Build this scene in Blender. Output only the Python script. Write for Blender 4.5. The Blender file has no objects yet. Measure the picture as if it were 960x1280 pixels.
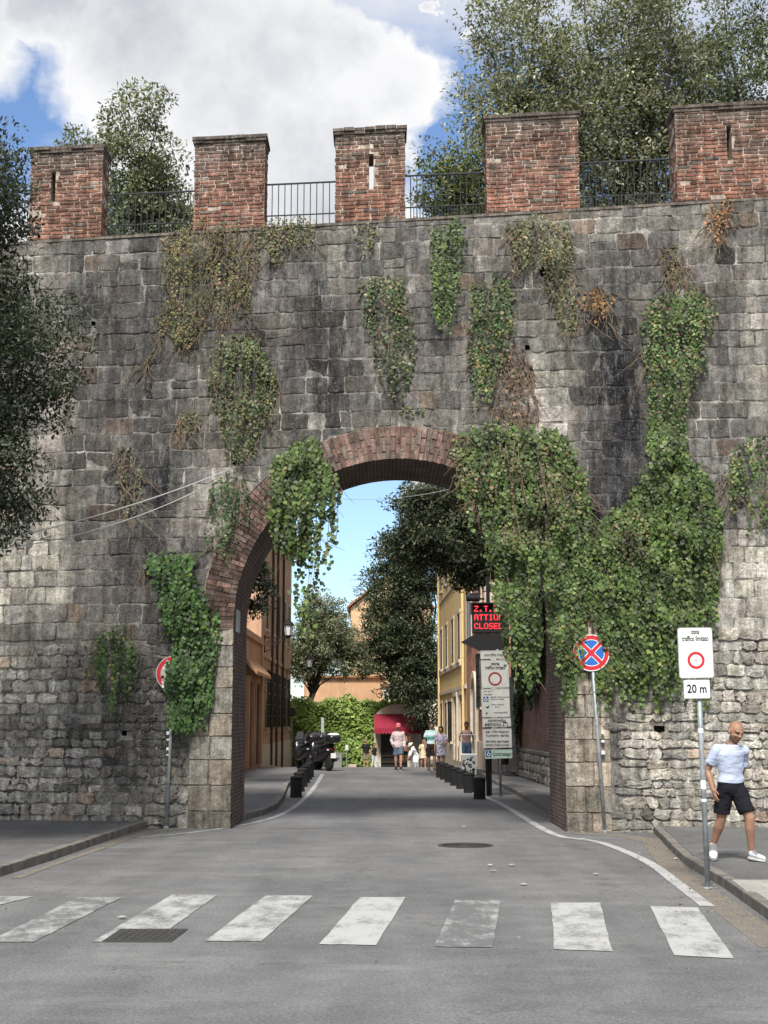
import bpy, math, random
import numpy as np
from mathutils import Vector, Matrix, noise as mnoise
R = math.radians
rnd = random.Random(11)
rng = np.random.default_rng(5)
S = bpy.context.scene
COL = S.collection

# ------------------------------------------------------------------ camera maths (metres; camera at x=0,y=0)
F, PITCH, H0 = 1750.0, math.atan(262 / 1750.0), 1.85
cT, sT = math.cos(PITCH), math.sin(PITCH)
def ray(px, py):
    v = 640 - py
    return (px - 480.0, F * cT - v * sT, F * sT + v * cT)
def at(px, py, Y):
    a, b, c = ray(px, py); t = Y / b
    return Vector((a * t, Y, H0 + c * t))
def gp(px, py, z=0.0):
    a, b, c = ray(px, py); t = (z - H0) / c
    return Vector((a * t, b * t, z))
def proj(X, Y, Z):
    fw = Y * cT + (Z - H0) * sT; up = -Y * sT + (Z - H0) * cT
    return 480 + F * X / fw, 640 - F * up / fw
def gz(y):                       # the street dips gently beyond 56 m
    t = min(1, max(0, (y - 56) / 26.0))
    return -0.78 * t * t * (3 - 2 * t)
# fortress wall front plane
WY0, WS = 24.7, 0.12
def YW(u): return WY0 - WS * u
def W(u, z, d=0.0): return (u, YW(u) + d, z)
def wp(px, py):                  # photo point -> (u, z) on the wall face
    a, b, c = ray(px, py); t = WY0 / (b + WS * a)
    return a * t, H0 + c * t
def wtop(u): return 10.98 + 0.018 * u

# ------------------------------------------------------------------ mesh helpers
def tag(o, label=None, cat=None, group=None, kind=None):
    if label: o['label'] = label
    if cat: o['category'] = cat
    if group: o['group'] = group
    if kind: o['kind'] = kind
    return o
def empty(name, loc=(0, 0, 0), label=None, cat=None, group=None, rz=0):
    o = bpy.data.objects.new(name, None); COL.objects.link(o)
    o.location = loc; o.rotation_euler = (0, 0, rz); o.empty_display_size = .2
    return tag(o, label, cat, group)
def root_of(o):
    while o.parent: o = o.parent
    return o
def link_mesh(name, me, m, parent):
    if m: me.materials.append(m)
    o = bpy.data.objects.new(name, me); COL.objects.link(o)
    if parent: o.parent = parent
    return o
class MB:
    def __init__(s): s.v = []; s.f = []; s.c = []; s.hc = False
    def add(s, vs, fs, col=None):
        n = len(s.v); s.v += [tuple(p) for p in vs]; s.f += [tuple(i + n for i in f) for f in fs]
        if col is None: s.c += [(1, 1, 1)] * len(vs)
        else:
            s.hc = True
            s.c += list(col) if isinstance(col, list) else [col] * len(vs)
        return s
    def box(s, c, d, rz=0, M=None, col=None, taper=1.0):
        x, y, z = d[0] / 2, d[1] / 2, d[2] / 2
        vs = [Vector((sx * x * (taper if sz > 0 else 1), sy * y * (taper if sz > 0 else 1), sz * z)) for sz in (-1, 1) for sx, sy in ((-1, -1), (1, -1), (1, 1), (-1, 1))]
        if M is None: M = Matrix.Rotation(rz, 4, 'Z')
        vs = [M @ p + Vector(c) for p in vs]
        return s.add(vs, [(3, 2, 1, 0), (4, 5, 6, 7), (0, 1, 5, 4), (1, 2, 6, 5), (2, 3, 7, 6), (3, 0, 4, 7)], col)
    def bb(s, a, b, col=None):     # box from corner to corner
        return s.box([(a[i] + b[i]) / 2 for i in range(3)], [abs(b[i] - a[i]) for i in range(3)], col=col)
    def tube(s, pts, rad, n=8, col=None, cap=True):
        pts = [Vector(p) for p in pts]
        if not hasattr(rad, '__len__'): rad = [rad] * len(pts)
        vs = []; t0 = (pts[1] - pts[0]).normalized()
        a = t0.orthogonal().normalized()
        for i, p in enumerate(pts):
            t = (pts[min(i + 1, len(pts) - 1)] - pts[max(i - 1, 0)]).normalized()
            a = (a - t * a.dot(t)); a = a.normalized() if a.length > 1e-6 else t.orthogonal().normalized()
            b = t.cross(a)
            r = rad[i]; rx, ry = (r if hasattr(r, '__len__') else (r, r))
            vs += [p + a * math.cos(2 * math.pi * k / n) * rx + b * math.sin(2 * math.pi * k / n) * ry for k in range(n)]
        fs = [(i * n + k, i * n + (k + 1) % n, (i + 1) * n + (k + 1) % n, (i + 1) * n + k) for i in range(len(pts) - 1) for k in range(n)]
        if cap: fs += [tuple(range(n - 1, -1, -1)), tuple(range((len(pts) - 1) * n, len(pts) * n))]
        return s.add(vs, fs, col)
    def lathe(s, prof, c=(0, 0, 0), n=16, M=None, col=None, fl=0):    # prof: (r, z); fl: fluting depth
        vs = []
        for r, z in prof:
            for k in range(n):
                rr = r * (1 - fl * (k % 2))
                p = Vector((rr * math.cos(2 * math.pi * k / n), rr * math.sin(2 * math.pi * k / n), z))
                vs.append((M @ p if M else p) + Vector(c))
        fs = [(i * n + k, i * n + (k + 1) % n, (i + 1) * n + (k + 1) % n, (i + 1) * n + k) for i in range(len(prof) - 1) for k in range(n)]
        fs += [tuple(range(n - 1, -1, -1)), tuple(range((len(prof) - 1) * n, len(prof) * n))]
        return s.add(vs, fs, col)
    def prism(s, poly, z0, z1, col=None):      # poly of (x, y); z0/z1 number or function of (x, y)
        f0 = z0 if callable(z0) else (lambda x, y: z0); f1 = z1 if callable(z1) else (lambda x, y: z1)
        n = len(poly)
        vs = [(x, y, f0(x, y)) for x, y in poly] + [(x, y, f1(x, y)) for x, y in poly]
        return s.add(vs, [tuple(range(n - 1, -1, -1)), tuple(range(n, 2 * n))] + [(i, (i + 1) % n, n + (i + 1) % n, n + i) for i in range(n)], col)
    def rings(s, rs, col=None, caps=True):     # list of rings (same length) lofted
        n = len(rs[0]); vs = [p for r in rs for p in r]
        fs = [(i * n + k, i * n + (k + 1) % n, (i + 1) * n + (k + 1) % n, (i + 1) * n + k) for i in range(len(rs) - 1) for k in range(n)]
        if caps: fs += [tuple(range(n - 1, -1, -1)), tuple(range((len(rs) - 1) * n, len(rs) * n))]
        return s.add(vs, fs, col)
    def ball(s, c, r, n=12, m=8, M=None, col=None):
        if not hasattr(r, '__len__'): r = (r, r, r)
        rs = []
        for j in range(1, m):
            ph = math.pi * j / m
            ring = []
            for k in range(n):
                th = 2 * math.pi * k / n
                p = Vector((r[0] * math.sin(ph) * math.cos(th), r[1] * math.sin(ph) * math.sin(th), -r[2] * math.cos(ph)))
                ring.append((M @ p if M else p) + Vector(c))
            rs.append(ring)
        return s.rings(rs, col)
    def build(s, name, m, parent=None, smooth=False, local=False, bevel=0):
        me = bpy.data.meshes.new(name)
        o = Vector((0, 0, 0))
        if parent and not local: o = root_of(parent).location
        me.from_pydata([(p[0] - o[0], p[1] - o[1], p[2] - o[2]) for p in s.v], [], s.f)
        if s.hc:
            at_ = me.attributes.new('Col', 'FLOAT_COLOR', 'POINT')
            at_.data.foreach_set('color', np.array([(c[0], c[1], c[2], 1) for c in s.c], dtype=np.float32).ravel())
        if smooth: me.polygons.foreach_set('use_smooth', [True] * len(me.polygons))
        me.update()
        ob = link_mesh(name, me, m, parent)
        if bevel:
            b = ob.modifiers.new('bevel', 'BEVEL'); b.width = bevel; b.segments = 2; b.limit_method = 'ANGLE'
        return ob

LEAF_IVY = np.array([(0, 0), (.46, .12), (.5, .5), (0, 1), (-.5, .5), (-.46, .12)])
LEAF_OAK = np.array([(0, 0), (.2, .35), (.17, .7), (0, 1), (-.17, .7), (-.2, .35)])
LEAF_TRI = np.array([(-.22, .15), (.22, .15), (.1, 1.0), (-.1, 1.0)])
def leaf_mesh(name, P, T, N, size, C, shape, m, parent, cup=.12):
    P = np.asarray(P, float); n = len(P); k = len(shape)
    T = T / np.maximum(1e-6, np.linalg.norm(T, axis=1, keepdims=True))
    Sd = np.cross(T, N); Sd /= np.maximum(1e-6, np.linalg.norm(Sd, axis=1, keepdims=True))
    Nn = np.cross(Sd, T)
    V = np.empty((n, k, 3))
    for i, (a, b) in enumerate(shape):
        V[:, i] = P + (Sd * a + T * b + Nn * (cup * (abs(a) * 1.2 - b * b * .5))) * size[:, None]
    org = np.array(root_of(parent).location) if parent else np.zeros(3)
    V = (V - org).reshape(-1, 3).astype(np.float32)
    me = bpy.data.meshes.new(name)
    me.vertices.add(n * k); me.vertices.foreach_set('co', V.ravel())
    me.loops.add(n * k); me.loops.foreach_set('vertex_index', np.arange(n * k, dtype=np.int32))
    me.polygons.add(n); me.polygons.foreach_set('loop_start', (np.arange(n) * k).astype(np.int32))
    try: me.polygons.foreach_set('loop_total', np.full(n, k, dtype=np.int32))
    except Exception: pass
    at_ = me.attributes.new('Col', 'FLOAT_COLOR', 'POINT')
    cc = np.ones((n, k, 4), np.float32); cc[:, :, :3] = C[:, None, :]
    at_.data.foreach_set('color', cc.ravel())
    me.update(calc_edges=True); me.validate()
    return link_mesh(name, me, m, parent)

# ------------------------------------------------------------------ materials
class NT:
    def __init__(s, m): s.t = m.node_tree; s.t.nodes.clear()
    def n(s, typ, **kw):
        nd = s.t.nodes.new(typ)
        for k, v in kw.items():
            if k == 'i':
                for a, b in v.items():
                    if isinstance(b, bpy.types.NodeSocket): s.t.links.new(b, nd.inputs[a])
                    else: nd.inputs[a].default_value = b
            else: setattr(nd, k, v)
        return nd
    def math(s, op, a, b=None, c=None, clamp=False):
        i = {0: a}
        if b is not None: i[1] = b
        if c is not None: i[2] = c
        return s.n('ShaderNodeMath', operation=op, use_clamp=clamp, i=i).outputs[0]
    def noise(s, vec, scale, detail=4, rough=.55, dist=0):
        return s.n('ShaderNodeTexNoise', i={'Vector': vec, 'Scale': scale, 'Detail': detail, 'Roughness': rough, 'Distortion': dist}).outputs['Fac']
    def mr(s, v, a, b, c=0., d=1.):
        return s.n('ShaderNodeMapRange', i={0: v, 1: a, 2: b, 3: c, 4: d}).outputs[0]
    def mix(s, f, a, b, mode='MIX'):
        nd = s.n('ShaderNodeMix', data_type='RGBA', blend_type=mode)
        for k, v in ((0, f), (6, a), (7, b)):
            if isinstance(v, bpy.types.NodeSocket): s.t.links.new(v, nd.inputs[k])
            else: nd.inputs[k].default_value = v if (k == 0 or len(v) == 4) else (*v, 1)
        return nd.outputs[2]
def newmat(name):
    m = bpy.data.materials.new(name); m.use_nodes = True
    return m, NT(m)
def finish(nt, col, rough=.8, bump=None, bs=.3, bd=.02, metallic=0, spec=.3, extra=None):
    i = {'Base Color': col if isinstance(col, bpy.types.NodeSocket) else (*col, 1), 'Roughness': rough, 'Metallic': metallic, 'Specular IOR Level': spec}
    if bump is not None:
        b = nt.n('ShaderNodeBump', i={'Height': bump, 'Strength': bs, 'Distance': bd}); i['Normal'] = b.outputs[0]
    if extra: i.update(extra)
    p = nt.n('ShaderNodeBsdfPrincipled', i=i)
    nt.n('ShaderNodeOutputMaterial', i={0: p.outputs[0]})
    return p
def simple(name, col, rough=.6, var=.15, scale=8, metallic=0, spec=.3, bump=.1, attr=False, grime=0):
    m, nt = newmat(name)
    tc = nt.n('ShaderNodeNewGeometry').outputs['Position'] if not attr else nt.n('ShaderNodeNewGeometry').outputs['Position']
    a = nt.noise(tc, scale, 5); f = nt.mr(a, .3, .7, 1 - var, 1 + var)
    base = nt.n('ShaderNodeAttribute', attribute_name='Col').outputs[0] if attr else nt.n('ShaderNodeRGB').outputs[0]
    if not attr: base.default_value = (*col, 1)
    c = nt.n('ShaderNodeVectorMath', operation='SCALE', i={0: base, 'Scale': f}).outputs[0]
    if grime:
        g = nt.noise(nt.n('ShaderNodeMapping', i={0: tc, 'Scale': (1.2, 1.2, .35)}).outputs[0], 1.6, 6, .65)
        c = nt.mix(nt.mr(g, .45, .75, 0, grime), c, tuple(x * .35 for x in col))
    finish(nt, c, rough, nt.noise(tc, scale * 6, 3) if bump else None, bump, .01, metallic, spec)
    return m
def leaf_material(name, trans=.25, rough=.55):
    m, nt = newmat(name)
    a = nt.n('ShaderNodeAttribute', attribute_name='Col').outputs[0]
    p = nt.n('ShaderNodeBsdfPrincipled', i={'Base Color': a, 'Roughness': rough, 'Specular IOR Level': .35})
    tcol = nt.n('ShaderNodeVectorMath', operation='MULTIPLY', i={0: a, 1: (1.5, 1.7, .6)}).outputs[0]
    t = nt.n('ShaderNodeBsdfTranslucent', i={0: tcol})
    mx = nt.n('ShaderNodeMixShader', i={0: trans, 1: p.outputs[0], 2: t.outputs[0]})
    nt.n('ShaderNodeOutputMaterial', i={0: mx.outputs[0]})
    return m
def stone_material(name, pit=1.0, wk=1.0):
    m, nt = newmat(name)
    pos = nt.n('ShaderNodeNewGeometry').outputs['Position']
    a = nt.n('ShaderNodeAttribute', attribute_name='Col').outputs[0]
    n1 = nt.noise(pos, 6, 8, .7); n2 = nt.noise(pos, 28, 5, .7); n3 = nt.noise(pos, 1.3, 6, .6)
    n4 = nt.noise(nt.n('ShaderNodeMapping', i={0: pos, 'Scale': (5, 5, .55)}).outputs[0], 1.6, 7, .7)   # vertical water streaks
    f = nt.math('MULTIPLY', nt.mr(n1, .32, .68, .5, 1.5), nt.mr(n2, .32, .68, .6, 1.4))
    f = nt.math('MULTIPLY', f, nt.mr(n4, .35, .65, .55, 1.4))
    c = nt.n('ShaderNodeVectorMath', operation='SCALE', i={0: a, 'Scale': f}).outputs[0]
    lich = nt.math('MULTIPLY', nt.mr(nt.noise(pos, 11, 8, .75), .60, .70), nt.mr(n3, .44, .60))
    c = nt.mix(nt.math('MULTIPLY', lich, .55 * wk), c, (.30, .29, .26))
    wht = nt.math('MULTIPLY', nt.mr(nt.noise(nt.n('ShaderNodeMapping', i={0: pos, 'Scale': (3, 3, .9), 'Location': (7, 3, 1)}).outputs[0], 2.2, 10, .85), .53, .64), .62 * wk)
    wht = nt.math('MAXIMUM', wht, nt.math('MULTIPLY', nt.mr(nt.noise(pos, 36, 4, .7), .58, .68), .5 * wk))
    c = nt.mix(wht, c, (.27, .265, .25))
    blk = nt.math('MULTIPLY', nt.mr(nt.noise(pos, 17, 6, .75), .56, .68), .6)
    c = nt.mix(blk, c, (.022, .021, .021))
    c = nt.mix(nt.mr(n3, .5, .75, 0, .12), c, (.12, .085, .06))
    h = nt.math('ADD', nt.math('MULTIPLY', n1, .6), nt.math('MULTIPLY', nt.noise(pos, 45, 4, .7), .35))
    finish(nt, c, .95, h, .9 * pit, .045, 0, .12)
    return m
def brick_shader(name, c1, c2, mortar, axis='x', scale=1.0, var=.35, row=.075, width=.27, bs=.6, radial=None):
    m, nt = newmat(name)
    pos = nt.n('ShaderNodeNewGeometry').outputs['Position']
    sp = nt.n('ShaderNodeSeparateXYZ', i={0: pos}).outputs
    if radial:
        cx, cz = radial
        ang = nt.math('ARCTAN2', nt.math('SUBTRACT', sp[2], cz), nt.math('SUBTRACT', sp[0], cx))
        up = nt.math('GREATER_THAN', sp[2], cz)
        arc = nt.math('MULTIPLY', ang, 2.88)
        v = nt.math('ADD', nt.math('MULTIPLY', arc, up), nt.math('MULTIPLY', sp[2], nt.math('SUBTRACT', 1.0, up)))
        vec = nt.n('ShaderNodeCombineXYZ', i={0: sp[1], 1: v}).outputs[0]
    else:
        vec = nt.n('ShaderNodeCombineXYZ', i={0: sp[0] if axis == 'x' else sp[1], 1: sp[2]}).outputs[0]
    vec = nt.n('ShaderNodeVectorMath', operation='ADD', i={0: vec, 1: nt.n('ShaderNodeVectorMath', operation='SCALE', i={0: nt.n('ShaderNodeTexNoise', i={'Vector': pos, 'Scale': 3.0}).outputs['Color'], 'Scale': .02}).outputs[0]}).outputs[0]
    b = nt.n('ShaderNodeTexBrick', i={'Vector': vec, 'Scale': 1.0, 'Color1': (*c1, 1), 'Color2': (*c2, 1), 'Mortar': (*mortar, 1), 'Mortar Size': .012, 'Mortar Smooth': .3, 'Brick Width': width, 'Row Height': row})
    n1 = nt.noise(pos, 2.2, 6, .65); n2 = nt.noise(pos, 14, 4)
    f = nt.math('MULTIPLY', nt.mr(n1, .3, .7, 1 - var, 1 + var), nt.mr(n2, .3, .7, .8, 1.2))
    c = nt.n('ShaderNodeVectorMath', operation='SCALE', i={0: b.outputs[0], 'Scale': f}).outputs[0]
    h = nt.math('ADD', nt.math('MULTIPLY', b.outputs['Fac'], -.8), nt.math('MULTIPLY', n2, .4))
    finish(nt, c, .9, h, bs, .015, 0, .15)
    return m

M = {}
M['stone'] = stone_material('weathered_stone')
M['rubble'] = stone_material('rubble_stone', 1.3)
M['brick'] = stone_material('brick_face', .5, .35)
M['leaf'] = leaf_material('leaf', .22)
M['ivyleaf'] = leaf_material('ivy_leaf', .2, .5)
M['dryleaf'] = leaf_material('dry_leaf', .15, .85)
M['bark'] = simple('bark', (.05, .042, .034), .95, .4, 6, bump=.8)
M['twig'] = simple('dry_twig', (.17, .125, .085), .95, .3, 20)
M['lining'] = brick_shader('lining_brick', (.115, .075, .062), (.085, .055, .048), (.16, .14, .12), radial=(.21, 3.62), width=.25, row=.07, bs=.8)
M['redbrick'] = brick_shader('red_brick', (.42, .16, .10), (.34, .12, .08), (.40, .30, .25), 'y')
M['redbrickx'] = brick_shader('red_brick_end', (.40, .16, .11), (.33, .13, .09), (.38, .30, .25), 'x')
M['gardenbrick'] = brick_shader('garden_brick', (.19, .105, .08), (.14, .08, .065), (.20, .165, .14), 'y')
M['metal'] = simple('galvanised', (.30, .33, .35), .5, .25, 9, .3, .5, .05, grime=.35)
M['rail'] = simple('railing_iron', (.045, .05, .052), .6, .3, 15, .2)
M['black'] = simple('black_paint', (.012, .012, .013), .45, .3, 20, 0, .4)
M['blackrough'] = simple('black_iron', (.011, .011, .012), .75, .4, 25, 0, .3, .3)
M['white'] = simple('sign_white', (.72, .75, .74), .45, .05, 5, 0, .4, 0, grime=.25)
M['offwhite'] = simple('panel_grey_white', (.40, .41, .39), .5, .06, 5, 0, .4, 0, grime=.3)
M['paleg'] = simple('panel_pale_green', (.30, .42, .36), .5, .06, 5, 0, .4, 0)
M['red'] = simple('sign_red', (.50, .02, .03), .45, .1, 6, 0, .4, 0)
M['darkred'] = simple('sign_dark_red', (.20, .015, .02), .5, .1, 6, 0, .4, 0)
M['blue'] = simple('sign_blue', (.02, .12, .42), .45, .1, 6, 0, .4, 0)
M['navy'] = simple('icon_blue', (.02, .05, .16), .45, .1, 6, 0, .4, 0)
M['ink'] = simple('ink', (.012, .012, .014), .5, .05, 6, 0, .3, 0)
M['grey'] = simple('grey_paint', (.33, .34, .34), .6, .12, 5, 0, .3, .05, grime=.4)
M['cream'] = simple('cream_stone', (.52, .45, .35), .85, .2, 4, 0, .2, .3, grime=.3)
M['marble'] = simple('marble', (.42, .41, .39), .6, .15, 5, 0, .3, .1)
M['glass'] = simple('window_dark', (.015, .018, .02), .15, .2, 3, 0, .6, 0)
M['shutter'] = simple('brown_shutter', (.05, .032, .024), .7, .25, 6)
M['brown'] = simple('brown_door', (.12, .065, .04), .7, .25, 6)
M['greenshutter'] = simple('green_shutter', (.05, .055, .04), .7, .25, 6)
M['lampglass'] = simple('frosted_lamp_glass', (.62, .64, .66), .3, .04, 5, 0, .5, 0)
def plaster(name, col, stain=.35):
    m, nt = newmat(name)
    pos = nt.n('ShaderNodeNewGeometry').outputs['Position']
    n1 = nt.noise(pos, 1.1, 7, .6); n2 = nt.noise(pos, 9, 5, .6)
    n3 = nt.noise(nt.n('ShaderNodeMapping', i={0: pos, 'Scale': (2, 2, .3)}).outputs[0], 1.5, 6, .7)
    f = nt.math('MULTIPLY', nt.mr(n1, .3, .7, .82, 1.15), nt.mr(n2, .3, .7, .93, 1.07))
    c = nt.n('ShaderNodeVectorMath', operation='SCALE', i={0: (*col,), 'Scale': f}).outputs[0]
    c = nt.mix(nt.mr(n3, .45, .75, 0, stain), c, tuple(x * .45 for x in col))
    finish(nt, c, .92, n2, .25, .01, 0, .12)
    return m
M['ochre'] = plaster('yellow_plaster', (.70, .52, .25), .25)
M['orange'] = plaster('orange_plaster', (.49, .30, .175), .5)
M['terra'] = plaster('terracotta_plaster', (.47, .31, .21), .6)
M['terrafar'] = plaster('far_terracotta', (.52, .32, .19), .4)
M['peach'] = plaster('peach_plaster', (.62, .42, .25), .3)
M['pink'] = plaster('pink_plaster', (.50, .25, .20), .3)
M['palewall'] = plaster('pale_plaster', (.62, .57, .47), .3)
M['rooftile'] = simple('roof_tile', (.35, .16, .09), .9, .3, 7, bump=.6)

# asphalt
def asphalt(name, c0, c1, patch=True, fine=.18):
    m, nt = newmat(name)
    pos = nt.n('ShaderNodeNewGeometry').outputs['Position']
    big = nt.noise(pos, .35, 6, .6); mid = nt.noise(pos, 2.1, 6, .65)
    fin = nt.n('ShaderNodeTexVoronoi', i={'Vector': pos, 'Scale': 70}).outputs['Distance']
    gr = nt.noise(pos, 62, 3, .7); gr2 = nt.noise(pos, 27, 4, .7)
    trk = nt.noise(nt.n('ShaderNodeMapping', i={0: pos, 'Scale': (1.3, .12, 1)}).outputs[0], 1.0, 5, .6)
    c = nt.mix(nt.mr(big, .35, .65), c0, c1)
    f = nt.math('MULTIPLY', nt.mr(mid, .3, .7, .86, 1.14), nt.mr(gr, .35, .65, 1 - fine, 1 + fine))
    f = nt.math('MULTIPLY', f, nt.mr(gr2, .35, .65, .82, 1.18))
    f = nt.math('MULTIPLY', f, nt.mr(trk, .35, .65, .88, 1.14))
    c = nt.n('ShaderNodeVectorMath', operation='SCALE', i={0: c, 'Scale': f}).outputs[0]
    crack = nt.n('ShaderNodeTexVoronoi', feature='DISTANCE_TO_EDGE', i={'Vector': nt.n('ShaderNodeVectorMath', operation='ADD', i={0: pos, 1: nt.n('ShaderNodeVectorMath', operation='SCALE', i={0: nt.n('ShaderNodeTexNoise', i={'Vector': pos, 'Scale': 1.4, 'Detail': 6.0}).outputs['Color'], 'Scale': 1.6}).outputs[0]}).outputs[0], 'Scale': .33}).outputs['Distance']
    ck = nt.math('MULTIPLY', nt.math('SUBTRACT', 1.0, nt.mr(crack, .003, .010)), nt.mr(big, .42, .55, 0, .3))
    c = nt.mix(ck, c, (.03, .03, .03))
    sp = nt.math('MULTIPLY', nt.mr(nt.noise(pos, 34, 3, .6), .60, .68), nt.mr(mid, .4, .6, .25, .7))
    c = nt.mix(sp, c, (.27, .27, .26))
    dk = nt.mr(nt.noise(pos, 52, 3, .6), .40, .30, 0, .5)
    c = nt.mix(dk, c, (.05, .05, .053))
    st = nt.mr(nt.noise(nt.n('ShaderNodeMapping', i={0: pos, 'Location': (3, 1, 0), 'Scale': (1, .6, 1)}).outputs[0], .9, 7, .7), .56, .72, 0, .38)
    c = nt.mix(st, c, (.06, .06, .062))
    lt = nt.mr(nt.noise(nt.n('ShaderNodeMapping', i={0: pos, 'Location': (9, 4, 0), 'Scale': (.5, 1.6, 1), 'Rotation': (0, 0, .5)}).outputs[0], .8, 8, .72), .54, .70, 0, .42)
    c = nt.mix(lt, c, (.235, .235, .23))
    finish(nt, c, nt.mr(mid, .3, .7, .72, .92), nt.math('ADD', gr, nt.math('MULTIPLY', fin, .7)), .5, .006, 0, .3)
    return m
M['asphalt'] = asphalt('asphalt', (.108, .110, .113), (.150, .151, .153), fine=.30)
M['pave'] = asphalt('pavement_asphalt', (.095, .096, .098), (.13, .13, .13))
M['ground'] = asphalt('ground', (.10, .10, .095), (.13, .13, .12))
M['slab'] = asphalt('concrete_slab', (.27, .26, .24), (.33, .32, .29), fine=.12)
M['kerb'] = simple('kerb_stone', (.155, .145, .13), .9, .35, 5, bump=.4)
def paint_mat():
    m, nt = newmat('worn_road_paint')
    pos = nt.n('ShaderNodeNewGeometry').outputs['Position']
    w = nt.noise(nt.n('ShaderNodeMapping', i={0: pos, 'Scale': (1, .55, 1)}).outputs[0], 3.2, 9, .75)
    g = nt.noise(pos, 60, 3, .6)
    a = nt.n('ShaderNodeAttribute', attribute_name='Col').outputs['Fac']
    k = nt.math('ADD', w, nt.math('MULTIPLY', nt.math('SUBTRACT', g, .5), .35))
    k = nt.math('ADD', k, nt.math('SUBTRACT', a, .5))
    wear = nt.mr(k, .44, .66)
    c = nt.mix(wear, (.125, .128, .13), (.37, .375, .37))
    finish(nt, c, .8, g, .4, .004, 0, .25)
    return m
M['paint'] = paint_mat()
def grit_mat():
    m, nt = newmat('gutter_grit'); pos = nt.n('ShaderNodeNewGeometry').outputs['Position']
    w = nt.noise(pos, 4, 9, .8); g = nt.noise(pos, 45, 4, .7); a = nt.n('ShaderNodeAttribute', attribute_name='Col').outputs['Fac']
    k = nt.mr(nt.math('ADD', w, nt.math('SUBTRACT', a, .5)), .42, .60)
    c = nt.mix(k, (.125, .127, .128), nt.mix(nt.mr(g, .35, .65), (.10, .088, .07), (.27, .24, .20)))
    finish(nt, c, .95, g, .7, .01, 0, .1); return m
M['grit'] = grit_mat()

# ------------------------------------------------------------------ the fortress wall
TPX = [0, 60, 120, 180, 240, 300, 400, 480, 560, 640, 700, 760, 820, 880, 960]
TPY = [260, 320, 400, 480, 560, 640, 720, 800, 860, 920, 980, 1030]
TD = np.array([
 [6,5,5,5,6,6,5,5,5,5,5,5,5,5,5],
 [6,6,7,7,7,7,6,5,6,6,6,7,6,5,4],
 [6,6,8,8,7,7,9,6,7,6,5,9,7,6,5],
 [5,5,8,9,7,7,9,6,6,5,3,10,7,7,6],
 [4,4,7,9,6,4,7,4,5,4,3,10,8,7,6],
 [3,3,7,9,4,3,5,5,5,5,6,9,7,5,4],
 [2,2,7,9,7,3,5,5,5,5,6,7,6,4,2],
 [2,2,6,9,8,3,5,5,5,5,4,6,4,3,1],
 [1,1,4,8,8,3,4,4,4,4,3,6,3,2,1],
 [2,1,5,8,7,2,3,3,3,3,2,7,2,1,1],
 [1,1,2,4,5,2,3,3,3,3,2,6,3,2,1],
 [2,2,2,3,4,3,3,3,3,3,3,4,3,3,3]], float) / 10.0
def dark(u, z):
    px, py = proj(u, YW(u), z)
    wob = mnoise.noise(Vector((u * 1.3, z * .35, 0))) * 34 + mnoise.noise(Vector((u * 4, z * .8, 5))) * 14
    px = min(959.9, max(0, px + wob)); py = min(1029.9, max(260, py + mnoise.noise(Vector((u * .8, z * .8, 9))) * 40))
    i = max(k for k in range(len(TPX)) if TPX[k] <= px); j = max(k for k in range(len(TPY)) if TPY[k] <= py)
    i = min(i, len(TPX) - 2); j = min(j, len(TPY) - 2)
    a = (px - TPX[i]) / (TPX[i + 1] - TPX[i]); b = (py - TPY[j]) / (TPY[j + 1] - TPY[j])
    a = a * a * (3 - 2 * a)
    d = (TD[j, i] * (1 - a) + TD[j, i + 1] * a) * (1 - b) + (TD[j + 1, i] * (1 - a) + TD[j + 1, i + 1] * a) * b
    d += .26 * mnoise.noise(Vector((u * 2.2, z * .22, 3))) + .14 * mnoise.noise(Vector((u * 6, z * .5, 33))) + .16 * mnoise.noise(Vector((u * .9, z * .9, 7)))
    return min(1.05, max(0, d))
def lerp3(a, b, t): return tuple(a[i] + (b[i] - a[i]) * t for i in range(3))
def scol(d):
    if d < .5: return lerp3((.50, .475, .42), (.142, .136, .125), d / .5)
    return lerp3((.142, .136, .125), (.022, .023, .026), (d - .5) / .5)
AX, AZ, AR, AT = .21, 3.62, 2.88, .60          # arch centre, radius, ring thickness
JR = AR + AT
def in_open(u, z, r): return (abs(u - AX) < r) if z < AZ else math.hypot(u - AX, z - AZ) < r
HOLES = [(825, 912, .07, .08), (681, 339, .08, .06), (688, 350, .07, .05), (658, 437, .06, .05), (290, 573, .05, .16), (314, 624, .03, .04),
         (942, 900, .035, .03), (941, 955, .03, .03), (397, 518, .14, .04), (157, 917, .06, .05), (180, 470, .07, .04), (118, 405, .06, .04)]
HU = [(*wp(a, b), c, d) for a, b, c, d in HOLES]
def near_hole(u, z, m=0.0): return any(abs(u - a) < c + m and abs(z - b) < d + m for a, b, c, d in HU)

fort = empty('fortress_wall', (AX, WY0, 0), 'tall old stone town wall with a brick archway, red brick merlons on top', 'town wall')
TH = 2.2
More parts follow.
